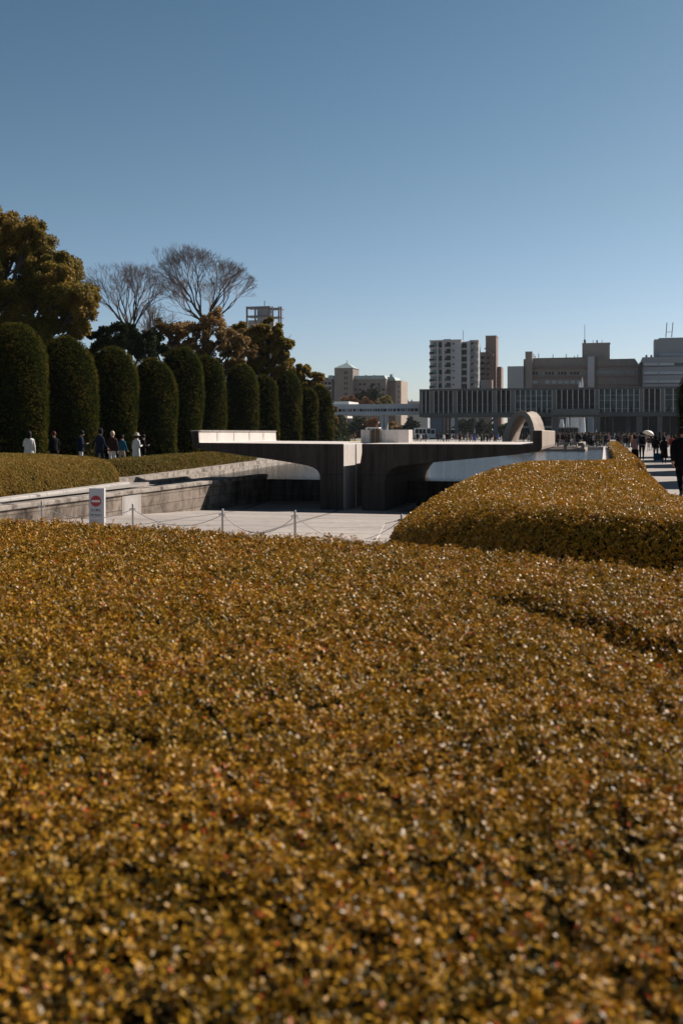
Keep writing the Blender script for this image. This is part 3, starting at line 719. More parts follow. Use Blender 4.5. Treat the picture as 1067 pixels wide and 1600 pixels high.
# ================================================================== TREES
def leafy(name, label, base_px, Y, blobs, mat, leaf, n, limbs=True, trunk_r=.35, seed=1, group=None, cat='tree', shell=.55, depth=1.0, split=.45, flat=.85, clump=.26):
    rng = np.random.default_rng(seed)
    bx = (base_px - CX) / F * Y
    root = empty(name, (bx, Y, 0), label, cat, group)
    s = Y / F
    C = []; vol = sum(b_[2] ** 2 for b_ in blobs)
    P, Nn = [], []
    for (px, py, rp) in blobs:
        cx, cz, r = (px - CX) * s - bx, zz(py, Y), rp * s
        cy = rng.normal() * r * .5 * depth
        C.append((cx, cy, cz, r))
        nb = int(n * rp ** 2 / vol); nc = max(5, int(26 * min(1.6, (rp / 40) ** .7)))
        d = nrm(rng.normal(size=(nc, 3))) * (shell + (1 - shell) * rng.random((nc, 1)))
        d[:, 2] *= flat
        cc = np.array([cx, cy, cz]) + d * r; rc = r * clump * (.7 + .6 * rng.random(nc))
        k = rng.integers(0, nc, nb); g = nrm(rng.normal(size=(nb, 3))) * (rng.random((nb, 1)) ** .45)
        g[:, 2] *= .75
        P.append(cc[k] + g * rc[k][:, None]); Nn.append(nrm(g + .4 * d[k] + np.array([0, 0, .35])))
    P = np.concatenate(P); Nn = np.concatenate(Nn)
    tint = np.clip(.5 + .2 * rng.normal(size=len(P)) + .12 * wave(P[:, 0], P[:, 2], seed + 3, 1.4), 0, 1)
    Q4, tn = tufts(P, Nn, leaf, tint, k=2, lift=.3, wid=.75, rng=rng, spread=.7)
    mesh_child('crown', quads_mesh('crown', Q4, tn, mat), root)
    top = max(c[2] for c in C); sp = min(top * split, min(c[2] for c in C))
    mb = MB()
    mb.tube([(0, 0, -.2), (rng.normal() * .1, 0, sp * .5), (rng.normal() * .2, 0, sp)], [trunk_r * 1.25, trunk_r, trunk_r * .85], 9)
    if limbs:
        for (cx, cy, cz, r) in C:
            s0 = Vector((0, 0, sp * (.55 + .4 * rng.random()))); e_ = Vector((cx, cy, cz + r * .2))
            m1 = s0.lerp(e_, .4) + Vector((rng.normal() * r * .18, rng.normal() * r * .18, -r * .12)); m2 = s0.lerp(e_, .75) + Vector((rng.normal() * r * .15, 0, r * .10))
            mb.tube([s0, m1, m2, e_], [trunk_r * .55, trunk_r * .38, trunk_r * .24, trunk_r * .08], 6)
            for j in range(3):
                d = Vector(nrm(rng.normal(size=3))) * r * .85; d.z = abs(d.z) * .8
                a_ = m2 if j < 3 else m1
                mb.tube([a_, a_.lerp(e_ + d, .5) + Vector((rng.normal() * r * .08, 0, rng.normal() * r * .08)), e_ + d], [trunk_r * .2, trunk_r * .13, trunk_r * .03], 4)
    mesh_child('trunk', mb.mesh('trunk', M['bark']), root)
    return root
def bare(name, label, px, Y, top_py, split_py, spread_px, seed, levels=8, col='twigbark', group='bare trees behind the topiary row', r0=.30):
    rng = random.Random(seed)
    bx = (px - CX) / F * Y; root = empty(name, (bx, Y, 0), label, 'tree', group)
    H_ = zz(top_py, Y); sp = zz(split_py, Y)
    mb = MB(); tw = MB()
    mb.tube([(0, 0, -.2), (.1, 0, sp * .5), (0, 0, sp)], [r0 * 1.25, r0, r0 * .85], 8, False)
    def grow(p, d, l, r, lev):
        if lev == 0: return
        mid = p + d * l * .5 + Vector((rng.gauss(0, 1), rng.gauss(0, 1), rng.gauss(0, 1))) * l * .05
        q = p + d * l
        (mb if r > .05 else tw).tube([p, mid, q], [r, r * .88, r * .74], 5 if r > .06 else 3, False)
        n = 2 if rng.random() < .68 else 3
        for i in range(n):
            ax = Vector((rng.gauss(0, 1), rng.gauss(0, 1), rng.gauss(0, 1))).cross(d)
            if ax.length < 1e-3: continue
            ang = rng.uniform(.20, .52) * (1.15 if lev < 4 else 1)
            dd = Matrix.Rotation(ang, 3, ax.normalized()) @ d
            dd = (dd + Vector((0, 0, .10 if lev > 3 else .05))).normalized()
            grow(q, dd, l * rng.uniform(.72, .92), max(.008, r * (.58 if i else .69)), lev - 1)
    sw = spread_px * Y / F / 2
    nl = 6; l0 = (H_ - sp) * .235
    for i in range(nl):
        a = 2 * math.pi * (i + rng.random() * .6) / nl
        d = Vector((math.cos(a) * sw * rng.uniform(.25, 1.25), math.sin(a) * sw, (H_ - sp) * rng.uniform(.7, 1.3))).normalized()
        grow(Vector((0, 0, sp * rng.uniform(.85, 1))), d, l0 * rng.uniform(.85, 1.1), r0 * .42, levels)
    mesh_child('trunk', mb.mesh('trunk', M['bark']), root)
    mesh_child('twig_crown', tw.mesh('twig_crown', M[col]), root)
    print(name, len(mb.f) + len(tw.f))
leafy('camphor_tree', 'huge golden green camphor tree filling the left edge above the topiaries', -30, 68,
      [(5, 346, 30), (-8, 372, 54), (30, 372, 42), (66, 402, 42), (92, 418, 28), (48, 440, 48), (120, 468, 36), (96, 490, 36), (142, 488, 20), (4, 470, 52), (22, 520, 36), (70, 520, 34), (126, 516, 22), (60, 380, 28), (104, 445, 34), (136, 466, 22), (-75, 380, 75), (-75, 480, 75), (-20, 430, 50), (84, 455, 34)],
      M['camphor'], .19, 135000, seed=5, trunk_r=.5, depth=1.6, split=.32, group='broadleaf trees behind the topiaries', clump=.33, shell=.42)
bare('bare_tree', 'thin leafless tree to the left of the taller leafless one', 203, 98, 408, 520, 100, 3, 8)
bare('bare_tree', 'large fan shaped leafless zelkova rising behind the fifth and sixth topiaries', 320, 86, 390, 500, 215, 8, 9, r0=.32)
bare('bare_tree', 'small faint leafless tree low between the two larger leafless ones', 235, 110, 455, 540, 60, 21, 7)
leafy('evergreen_tree', 'very dark dense evergreen behind the third and fourth topiaries', 180, 74, [(165, 532, 28), (195, 520, 24), (222, 536, 26), (150, 550, 24), (190, 550, 32), (235, 550, 22), (130, 560, 20)], M['dark_leaf'], .2, 20000, seed=6, depth=1.2, group='broadleaf trees behind the topiaries')
leafy('brown_leaf_tree', 'brownish half bare tree beneath the fan shaped leafless zelkova', 290, 80, [(262, 510, 24), (292, 520, 26), (330, 500, 26), (350, 520, 24), (310, 545, 26), (268, 545, 24), (365, 545, 22), (240, 530, 18), (340, 540, 28), (292, 552, 24), (380, 530, 18), (372, 568, 20), (350, 574, 18), (395, 552, 14)], M['brown_leaf'], .17, 18000, seed=7, trunk_r=.3, shell=.3, group='broadleaf trees behind the topiaries')
leafy('camphor_tree', 'rounded golden brown tree in front of the steel framed tower', 408, 88, [(400, 520, 24), (424, 514, 20), (442, 532, 20), (385, 540, 24), (410, 530, 30), (418, 552, 26), (445, 562, 16), (372, 522, 16), (395, 572, 22), (432, 578, 20)], M['camphor'], .2, 36000, seed=9, trunk_r=.35, group='broadleaf trees behind the topiaries', shell=.5)
leafy('camphor_tree', 'lower golden tree descending to the right behind the tenth topiary', 470, 108, [(455, 578, 18), (474, 580, 16), (490, 592, 14), (466, 600, 20), (494, 606, 10), (448, 600, 18), (482, 612, 18)], M['camphor'], .22, 22000, seed=10, trunk_r=.25, group='broadleaf trees behind the topiaries')
leafy('ginkgo_shrub', 'ochre shrub peeking out right of the last topiary', 520, 112, [(520, 640, 7), (521, 655, 8), (518, 668, 8), (512, 625, 7)], M['brown_leaf'], .15, 2500, seed=12, trunk_r=.08, cat='shrub', limbs=False)
sh = [w2(*q) for q in [(-31.5, 38), (-31, 80), (-31, 126), (-36, 126), (-36, 38)]]
hedge('evergreen_thicket', 'tall dark evergreen thicket in the shade behind the whole topiary row', 'thicket', sh, lambda X, Y: 3.7 + .5 * wave(X, Y, 77, .5), zero, 1.0, lambda X, Y: np.full(X.shape, .26), M['dark_leaf'], cov=1.1, res=.5, seed=81, smooth=1, k=3, rough=.15)
# distant trees
for i, (px, Y, blobs, mat, lab_) in enumerate([
    (572, 360, [(572, 620, 16), (584, 614, 12), (560, 626, 12), (592, 626, 12), (575, 630, 18)], 'dark_leaf', 'big dark round tree standing before the brown brick building'),
    (600, 352, [(605, 626, 9), (596, 631, 8)], 'camphor', 'dull green tree low to the right of the big dark round tree'),
    (545, 345, [(541, 626, 7), (552, 625, 7), (546, 632, 8)], 'orange_leaf', 'ochre tree over the walkway bridge, left of the big dark tree'),
    (570, 342, [(570, 627, 6), (564, 631, 6), (577, 632, 6)], 'orange_leaf', 'small ochre tree over the walkway bridge, touching the big dark tree'),
    (558, 318, [(552, 666, 12), (562, 662, 11), (548, 676, 10), (560, 676, 12)], 'dark_leaf', 'dark tree under the walkway bridge beside the white pavilion'),
    (583, 318, [(581, 660, 9), (590, 668, 8), (576, 670, 9)], 'orange_leaf', 'orange tree under the walkway bridge left of its support'),
    (615, 318, [(612, 666, 10), (622, 672, 10), (606, 672, 9)], 'brown_leaf', 'reddish brown tree under the bridge right of its support'),
    (643, 316, [(638, 664, 12), (648, 668, 12), (632, 674, 10), (652, 676, 10)], 'dark_leaf', 'dark green tree under the bridge next to the museum corner'),
    (725, 345, [(722, 668, 13), (735, 664, 11), (745, 674, 11), (708, 674, 10)], 'dark_leaf', 'dark tree seen through the museum pilotis left of the stair'),
    (765, 345, [(762, 670, 11), (752, 664, 9), (785, 672, 12), (798, 668, 10)], 'dark_leaf', 'dark tree seen through the museum pilotis right of the stair'),
    (830, 345, [(822, 668, 12), (838, 668, 12), (850, 674, 10), (810, 672, 9)], 'brown_leaf', 'brown tree seen through the museum pilotis above the arch')]):
    leafy('park_tree', lab_, px, Y, blobs, M[mat], .75, 1500, seed=200 + i, trunk_r=.3, group='trees around the far buildings', limbs=False, clump=.4, shell=.3)

# ================================================================== FAR BUILDINGS
def fb(mb, u, px0, px1, pt, pb, d, front=0.0):
    v0, Y0 = vu(px0, u); v1, Y1 = vu(px1, u); Y = (Y0 + Y1) / 2
    zt = zz(pt, Y); zb = 0.0 if pb is None else zz(pb, Y)
    mb.box(v0, v1, u - front, u + d, zb, zt); return mb
def bld(name, u, px, label, cat='building', group=None):
    v, _ = vu(px, u); return empty_uv(name, v, u, 0, label, cat, group)
# museum
UM = 273.4
mu = bld('museum_building', UM, 860, 'long raised concrete museum hall with louvred window bays standing on pilotis', 'museum')
vL0, _ = vu(655, UM); vR0 = 33.0
ZR, ZG, ZB = 13.9, 7.25, 6.15
MB().box(vL0, vR0, UM, UM + 18, ZR - .55, ZR).part('roof', M['museum'], mu)
MB().box(vL0, vR0, UM - .25, UM + 18, ZB, ZG).part('floor_slab', M['museum'], mu)
MB().box(vL0 + .02, vL0 + .6, UM + .02, UM + 17.9, ZG, ZR - .55).part('end_wall', M['museum_pier'], mu)
MB().box(vR0 - .6, vR0 - .02, UM + .02, UM + 17.9, ZG, ZR - .55).part('end_wall', M['museum_pier'], mu)
MB().box(vL0 + .6, vR0 - .6, UM + 17, UM + 17.6, ZG, ZR - .55).part('rear_wall', M['museum'], mu)
piers = [(671.3, 676.9), (707.5, 713.2), (769.3, 774.8), (797.6, 803.8), (862.4, 868.5), (929, 934.8), (999, 1004.6), (1031.5, 1037.5)]
vp = [(vu(a, UM)[0], vu(b_, UM)[0]) for a, b_ in piers]
for a, b_ in vp: MB().box(a, b_, UM - .12, UM + .9, ZG, ZR - .55).part('pier', M['museum_pier'], mu)
bays = [(vL0 + .6, vp[0][0])] + [(vp[i][1], vp[i + 1][0]) for i in range(7)] + [(vp[7][1], vR0 - .6)]
npan = [2, 4, 7, 3, 7, 7, 7, 3, 8]
gm = ['glassdark', 'glassdark', 'glassdark', 'glassdark', 'glassteal', 'glassdark', 'glassteal', 'glassdark', 'glassteal']
rb = random.Random(4)
for (a, b_), n, gmn in zip(bays, npan, gm):
    win = MB().box(a, b_, UM + .55, UM + .75, ZG, ZR - .55).part('window', M[gmn], mu)
    mb = MB(); st = (b_ - a) / n
    for i in range(n + 1):
        x = a + st * i; x = min(max(x, a + .09), b_ - .09); mb.box(x - .075, x + .075, UM + .22, UM + .54, ZG, ZR - .551)
    mb.part('mullion', M['fin'], win)
    mb = MB()
    for k, zf in enumerate([.16, .52, .74] if gmn == 'glassteal' else [.06, .36]):
        z = ZG + (ZR - .55 - ZG) * zf; mb.box(a + .1, b_ - .1, UM + .50, UM + .549, z - .05, z + .05)
    mb.part('transom', M['museum'] if gmn != 'glassteal' else M['greywall'], win)
    if gmn == 'glassteal':
        mb = MB()
        for i in range(n):
            x = a + st * (i + .5); hh = rb.uniform(.7, 1.4)
            if rb.random() < .6: mb.box(x - .3, x + .25, UM + .45, UM + .548, ZG + .05, ZG + hh)
        if mb.v: mb.part('interior_shape', M['glassdark'], win)
va, _ = vu(860.5, UM - 1.2); vb, _ = vu(935.5, UM - 1.2)
MB().box(va, vb, UM - 1.6, UM - .26, 6.6, 8.15).part('balcony', M['museum_pier'], mu)
def pil(px0, px1, mat, u=UM + 1.2, d=1.0, nm='piloti', zb=0):
    a, _ = vu(px0, u); b_, _ = vu(px1, u); MB().box(a, b_, u, u + d, zb, ZB - .002).part(nm, M[mat], mu)
pil(671.5, 691, 'museum_blue', d=3, nm='stair_core')
pil(694.5, 698, 'brownwall', UM + 3); pil(700, 703.5, 'brownwall', UM + 3)
for a, b_ in ((710, 715), (771, 776.5), (862.5, 872), (927, 934.5), (993.5, 1003), (1026.5, 1034), (1062, 1070)): pil(a, b_, 'museum_pier' if a > 800 else 'museum_blue')
for a, b_ in ((738, 741), (806, 809), (975, 978), (1012, 1015)): pil(a, b_, 'museum_blue', UM + 14)
# glazed lobby under the hall, right
a, _ = vu(937, UM + 8); b_, _ = vu(1085, UM + 8)
o = MB().box(a, b_, UM + 8, UM + 16, .05, ZB - .01).part('lobby_glass', M['glassdark'], mu)
for px in (945, 957, 978, 1012, 1046):
    x, _ = vu(px, UM + 7.9); MB().box(x - .06, x + (.06 if px != 978 else 1.1), UM + 7.8, UM + 7.99, .05, ZB - .02).part('lobby_frame', M['greywall'] if px != 978 else M['glassteal'], o)
a, _ = vu(800, UM + 9); b_, _ = vu(861, UM + 9)
o = MB().box(a, b_, UM + 9, UM + 15, .05, ZB - .01).part('lobby_glass', M['glassdark'], mu)
MB().box(a, b_, UM + 8.85, UM + 8.99, 3.1, 3.7).part('lobby_band', M['offwhite'], o)
x, _ = vu(852, UM + 8.8); MB().box(x, x + 1.3, UM + 8.8, UM + 8.98, 3.8, 6.0).part('lobby_panel', M['glassteal'], o)
st = MB(); a, _ = vu(742, UM + 8); b_, _ = vu(770, UM + 8)
st.prism_y([(a, .2), (a + .5, .2), (b_ + .5, ZB - .3), (b_, ZB - .3)], UM + 8, UM + 10); st.part('stair', M['museum'], mu)
MB().prism_y([(a - .4, 1.1), (b_ - .5, ZB - .12), (b_ - .5, ZB - .02), (a - .4, 1.2)], UM + 7.9, UM + 7.95).part('handrail', M['museum_pier'], mu)

# walkway bridge
UB = 281
br_ = bld('walkway_bridge', UB, 590, 'raised grey covered walkway with a ribbon of small windows leading to the museum', 'bridge')
mb = MB(); fb(mb, UB, 517, 654.6, 631.2, 638.6, 5); fb(mb, UB, 517, 654.6, 642.9, 648.6, 5); mb.part('deck', M['bluegrey2'], br_)
o = fb(MB(), UB + .3, 517, 654.6, 638.6, 642.9, 4.4).part('window', M['glassdark'], br_); o['label'] = 'ribbon of small dark windows'
mb = MB(); rb = random.Random(2); x = 518.0
while x < 653:
    fb(mb, UB + .05, x, x + rb.choice([.9, 1.3, 2.0]), 638.6, 642.9, .2); x += rb.choice([3.2, 4.2, 6.5, 3.6])
mb.part('mullion', M['bluegrey2'], o)
for a, b_ in ((593.5, 599), (600.8, 604.3)): fb(MB(), UB + 1, a, b_, 648.6, None, 2).part('support_pier', M['bluegrey2'], br_)
eb = bld('east_wing_building', 290, 530, 'low white roofed wing peeking over the left end of the walkway bridge', 'building')
fb(MB(), 287, 505, 545, 627.4, 631.8, 12).part('roof', M['white'], eb)
fb(MB(), 288, 507, 541, 631.8, 638, 10).part('wall', M['greywall'], eb)
# white pavilion
pa = bld('white_pavilion', 235, 530, 'small white columned pavilion with pale green glass beside the last topiary', 'pavilion')
fb(MB(), 235, 517, 542.8, 650, 653.2, 5).part('roof', M['white'], pa)
for px in (518, 529.8, 540.4): fb(MB(), 235.1, px, px + 1.8, 653.2, None, .4).part('column', M['white'], pa)
for px in (521, 525, 533.5): fb(MB(), 238.5, px, px + 2.6, 654, 680, .1).part('glass_panel', M['glassgreen'] if px < 530 else M['offwhite'], pa)
fb(MB(), 233.5, 531.5, 544.5, 681.2, 684.4, .6).topw if False else None
o = bld('white_bench', 226, 538, 'low white bench wall on the lawn in front of the pavilion', 'bench')
fb(MB(), 226, 531.5, 545, 682.2, 684.6, .8).part('seat', M['white'], o); fb(MB(), 226.1, 533, 543, 684.6, None, .5).part('base', M['greywall'], o)

# brown brick building
UE = 460
bb = bld('brick_building', UE, 570, 'brown brick block with a pyramid roofed stair tower and green eaves behind the bridge', 'building', 'buildings beyond the museum')
fb(MB(), UE, 500, 519, 590, None, 18).part('left_wing', M['officewall'], bb)
fb(MB(), UE, 541.5, 603, 592.5, None, 18).part('wing', M['brick'], bb)
fb(MB(), UE + 6, 603, 617.5, 595, None, 14).part('wing', M['brick'], bb)
o = fb(MB(), UE + 4, 617.5, 626.5, 594.5, None, 16).part('sunlit_end', M['conc_warm'], bb)  # sunlight on the right side put into the colour as a paler block
for k in range(5): fb(MB(), UE + 3.7, 621.6, 622.8, 603 + k * 8, 605.5 + k * 8, .2).part('slit_window', M['glassdark'], o)
tw = fb(MB(), UE - 4, 522.5, 551.2, 575.2, None, 12).part('tower', M['brick'], bb)
v0, Y0 = vu(521.8, UE - 4.5); v1, _ = vu(551.8, UE - 4.5); zt = zz(575.2, Y0); zp = zz(565.3, Y0)
mb = MB(); c_ = ((v0 + v1) / 2, UE + 2); 
mb.add([(v0, UE - 4.6, zt), (v1, UE - 4.6, zt), (v1, UE + 8.6, zt), (v0, UE + 8.6, zt), (c_[0], c_[1], zp)], [(0, 1, 4), (1, 2, 4), (2, 3, 4), (3, 0, 4), (0, 3, 2, 1)])
mb.part('pyramid_roof', M['greenroof'], bb)
MB().tube([(c_[0], c_[1], zp), (c_[0], c_[1], zp + 1.2)], .12, 5).part('finial', M['greenroof'], bb)
for k in range(6):
    for px in (537.8, 541):
        fb(MB(), UE - 4.2, px, px + 1.3, 580 + k * 8.3, 584.5 + k * 8.3, .15).part('window', M['glassdark'], tw)
mb = MB()
def eave(px0, px1, y0, y1, uu_, d):
    a, Ya = vu(px0, uu_); b_, Yb = vu(px1, uu_); z0, z1 = zz(y1, Ya), zz(y0, Ya)
    mb_ = MB(); mb_.prism_y([(a, z0), (b_, z0), (b_ - 1.0, z1), (a, z1)], uu_, uu_ + d); return mb_
eave(551.5, 603, 587.2, 592.6, UE - 1.2, 16).part('green_eave', M['greenroof'], bb)
eave(603.2, 618, 589.0, 594.9, UE + 4.5, 14).part('green_eave', M['greenroof'], bb)
eave(513, 522.2, 586.5, 592.5, UE - 1.2, 12).part('green_eave', M['greenroof'], bb)
fb(MB(), UE + 6, 609, 612.5, 584.8, 588.9, 2).part('chimney', M['bluegrey'], bb)
for px in (570, 583): fb(MB(), UE + 4, px, px + 3, 586, 587.1, 2).part('roof_vent', M['greenroof'], bb)
for k in range(4):
    y = 599 + k * 8.2
    fb(MB(), UE - .5, 551.6, 602.6, y + 3.6, y + 4.4, .45).part('floor_band', M['officewall'], bb)
    for j, px in enumerate((553.5, 560.5, 567.5, 574.5, 582, 589.5, 596.5)):
        fb(MB(), UE - .12, px, px + 3.8, y, y + 2.6, .1).part('window', M['glassdark'] if (j + k) % 3 else M['bluegrey'], bb)
for k in range(5):
    y = 598 + k * 8.0
    fb(MB(), UE - .4, 500, 518.8, y + 3.4, y + 4.6, .35).part('balcony_band', M['offwhite'], bb)
    for px in (501, 507, 513): fb(MB(), UE - .12, px, px + 4, y - 1, y + 3, .1).part('window', M['glassdark'], bb)
db = bld('low_building', 500, 640, 'pale low rooftop far behind the bridge next to the museum corner', 'building', 'buildings beyond the museum')
fb(MB(), 500, 626.5, 668, 627, None, 15).part('wall', M['bluegrey2'], db)
for px, w_ in ((634, 3.5), (642, 2)): fb(MB(), 503, px, px + w_, 624.5, 627, 2).part('roof_unit', M['bluegrey2'], db)

# apartment tower
UA = 430
ap = bld('apartment_tower', UA, 705, 'pale grey apartment tower with stacked balconies and an open zigzag outside stair', 'building', 'buildings beyond the museum')
fb(MB(), UA + 2, 671.5, 692.5, 533.2, None, 12).part('left_block', M['offwhite'], ap)
fb(MB(), UA, 692.5, 704.2, 529.8, None, 14).part('middle_block', M['offwhite'], ap)
fb(MB(), UA - 1, 704.2, 720.2, 531.2, None, 15).part('white_block', M['offwhite'], ap)
fb(MB(), UA + .5, 720.2, 729.3, 533.8, None, 13).part('right_block', M['greywall'], ap)
fb(MB(), UA, 729.3, 733.2, 533.0, None, 13).part('column', M['offwhite'], ap)
fb(MB(), UA + 5, 733.2, 747, 532.2, None, 8).part('stair_core', M['greywall'], ap)
fb(MB(), UA - .6, 670.8, 693, 531.4, 533.2, 2.6).part('roof_edge', M['offwhite'], ap)
fb(MB(), UA - 1.6, 704, 720.4, 530.4, 531.4, 2).part('roof_edge', M['offwhite'], ap)
fb(MB(), UA + 1, 733, 747.4, 531.2, 533.0, 4).part('roof_edge', M['offwhite'], ap)
fb(MB(), UA - .3, 682.6, 684.4, 533.2, None, 1.5).part('column', M['offwhite'], ap)
fb(MB(), UA - .3, 690.4, 694.2, 531, None, 1.5).part('column', M['offwhite'], ap)
for k in range(8):
    y = 536.0 + 10.65 * k
    w_ = fb(MB(), UA + 1.88, 675.5, 682, y - .8, y + 6.3, .1).part('window', M['glassgreen'], ap)
    fb(MB(), UA + 1.88, 684.6, 690.2, y - .8, y + 6.3, .1).part('window', M['glassgreen'] if k % 2 else M['glassdark'], ap)
    b_ = fb(MB(), UA + .3, 670.2, 682.3, y + 6.3, y + 7.2, 1.6).part('balcony', M['offwhite'], ap)
    fb(MB(), UA + .4, 670.4, 677.5, y + 3.2, y + 6.3, .3).part('railing', M['glassdark'], b_)
    fb(MB(), UA + .9, 684.5, 690.3, y + 6.3, y + 7.0, 1.0).part('balcony', M['offwhite'], ap)
    b_ = fb(MB(), UA - 1.7, 694.4, 704.0, y + 5.8, y + 6.8, 1.65).part('balcony', M['offwhite'], ap)
    fb(MB(), UA - 1.65, 694.6, 701, y + 1.8, y + 5.8, .3).part('railing', M['glassdark'] if k < 5 else M['glassteal'], b_)
    fb(MB(), UA - .12, 697, 703.6, y - 1.5, y + 5.6, .1).part('window', M['glassdark'], ap)
    for px in (706.2, 708.6): fb(MB(), UA - 1.12, px, px + 1.2, y - .8, y + 2.8, .1).part('slit_window', M['glassdark'], ap)
    fb(MB(), UA + .38, 720.8, 728.8, y + .2, y + 7.3, .1).part('window', M['glassdark'], ap)
    fb(MB(), UA - 1.3, 704.2, 720.2, y + 6.4, y + 6.9, .28).part('floor_band', M['greywall'], ap)
    # zigzag stair flight with pale landing panel
    v0, Y0 = vu(733.6, UA + 3); v1, _ = vu(742, UA + 3); z0, z1 = zz(y + 9.2, Y0), zz(y + 2.6, Y0)
    MB().prism_y([(v0, z0), (v1, z1), (v1, z1 + 1.05), (v0, z0 + 1.05)], UA + 2.6, UA + 2.8).part('stair_flight', M['greywall'], ap)
    fb(MB(), UA + 1.8, 741.5, 746.8, y + 1.8, y + 5.6, 3).part('landing', M['offwhite'], ap)
    fb(MB(), UA + 4.9, 735, 741, y - .5, y + 4, .08).part('stair_opening', M['glassdark'], ap)
v0, Y0 = vu(723.5, UA + 5)
MB().tube([(v0, UA + 5, zz(532, Y0)), (v0, UA + 5, zz(516, Y0))], .11, 5).part('antenna', M['steelframe'], ap)
# brown tower
bt = bld('brown_tower', 450, 765, 'reddish brown apartment block with a tall blank stair shaft next to the pale tower', 'building', 'buildings beyond the museum')
fb(MB(), 448, 758.3, 774.8, 525.2, None, 9).part('shaft', M['brownwall'], bt)
fb(MB(), 450, 747.0, 758.2, 550.2, None, 12).part('wing', M['brownroof'], bt)
fb(MB(), 446.6, 757.5, 770, 556.5, None, 8).part('wing', M['brownwall'], bt)
fb(MB(), 452, 774.8, 782.8, 573.0, None, 9).part('rear_wing', M['brownwall'], bt)
fb(MB(), 447.8, 758, 775.2, 524.2, 525.2, 9.5).part('roof_edge', M['brownroof'], bt)
fb(MB(), 440, 745.5, 757.5, 593.5, None, 4).part('annex', M['bluegrey'], bt)
fb(MB(), 439, 757.5, 768, 593.5, None, 5).part('annex', M['officewall'], bt)
v0, Y0 = vu(756.5, 446); v1, _ = vu(770.5, 446)
MB().prism_y([(v0, zz(545, Y0)), (v1, zz(556, Y0)), (v1, zz(553.5, Y0)), (v0, zz(542.8, Y0))], 445.5, 447).part('sloped_roof', M['brownroof'], bt)
for k in range(5):
    y = 557 + 8.6 * k
    fb(MB(), 449.5, 748, 757, y + 4.6, y + 5.4, .45).part('balcony', M['brownroof'], bt)
    fb(MB(), 449.85, 750, 756.5, y, y + 3.4, .1).part('window', M['glassdark'], bt)
    fb(MB(), 445.4, 759.5, 765.5, y + 4.6, y + 5.6, 1.1).part('balcony', M['brownwall'], bt)
    fb(MB(), 446.45, 760, 764, y + .3, y + 4.2, .1).part('window', M['glassdark'], bt)
for k in range(9):
    y = 553 + 6.0 * k; fb(MB(), 446.45, 767.6, 769.2, y, y + 2, .1).part('slit_window', M['glassdark'], bt)
    if k > 3: fb(MB(), 451.9, 776.2, 778, y, y + 2.4, .08).part('slit_window', M['glassdark'], bt)
# office
UO = 420
of = bld('office_building', UO, 900, 'wide brown grey office block with red bands, roof penthouse and a white vertical slab', 'building', 'buildings beyond the museum')
fb(MB(), UO - 4, 792.3, 817.3, 572.2, None, 12).part('blank_block', M['greywall'], of)
fb(MB(), UO - 2, 820.2, 831, 549.2, None, 5).part('stair_shaft', M['brownroof'], of)
fb(MB(), UO, 817.5, 936, 560, None, 18).part('main_block', M['officewall'], of)
fb(MB(), UO + 2, 831, 934, 558.6, 572, 14).part('top_floor', M['officewall'], of)
v0, Y0 = vu(934, UO); v1, _ = vu(991, UO); v2, _ = vu(997.5, UO)
MB().prism_y([(v0, 0), (v2, 0), (v2, zz(571, Y0)), (v1, zz(561.5, Y0)), (v0, zz(561.5, Y0))], UO - .8, UO + 17).part('east_block', M['officewall'], of)
fb(MB(), UO + 5, 909, 952.2, 536.4, 562, 9).part('penthouse', M['brownroof'], of)
fb(MB(), UO - 2.2, 917.6, 928.0, 557.0, None, 2).part('white_slab', M['offwhite'], of)
fb(MB(), UO + 5, 908.6, 953, 535.6, 536.4, 9).part('penthouse_edge', M['brownroof'], of)
for y in (573.8, 588.6, 602.0):
    fb(MB(), UO - 1.9, 823, 917.4, y, y + 1.4, 1.88).part('red_band', M['redband'], of)
    fb(MB(), UO - 1.9, 928.2, 998, y - (2 if y < 580 else 1), y - (2 if y < 580 else 1) + 1.3, 1.08).part('red_band', M['redband'], of)
for j in range(18):
    px = 827 + j * 4.9
    if j in (3, 12, 17): continue
    fb(MB(), UO - .12, px, px + 3.3, 581.2, 585.2, .1).part('window', M['glassdark'] if j % 4 else M['bluegrey'], of)
    if j % 2: fb(MB(), UO - .12, px, px + 7, 594.5, 599.5, .1).part('window', M['bluegrey2'], of)
    if 1 < j < 17 and j % 2: fb(MB(), UO + 1.88, px + 4, px + 11, 564.2, 568.6, .1).part('window', M['bluegrey2'], of)
for j in range(12):
    px = 930 + j * 5.1; fb(MB(), UO - .92, px, px + 3.6, 579.0, 583.6, .1).part('window', M['bluegrey'], of)
for px, y0 in ((833.4, 553), (835.5, 556), (841, 552.5), (863.3, 553.5), (884, 553), (897, 556), (902, 554)):
    v0, Y0 = vu(px, UO + 4); MB().tube([(v0, UO + 4, zz(559, Y0)), (v0, UO + 4, zz(y0, Y0))], .16, 5).part('roof_mast', M['steelframe'], of)
v0, Y0 = vu(913, UO + 8)
MB().tube([(v0, UO + 8, zz(536, Y0)), (v0, UO + 8, zz(531, Y0)), (v0, UO + 8, zz(530, Y0)), (v0, UO + 8, zz(507, Y0))], [.5, .5, .12, .09], 7).part('antenna', M['steelframe'], of)
for px in (926, 932, 940): 
    v0, Y0 = vu(px, UO + 8); MB().tube([(v0, UO + 8, zz(536, Y0)), (v0, UO + 8, zz(531.5, Y0))], [.35 if px == 932 else .12] * 2, 5).part('roof_mast', M['steelframe'], of)
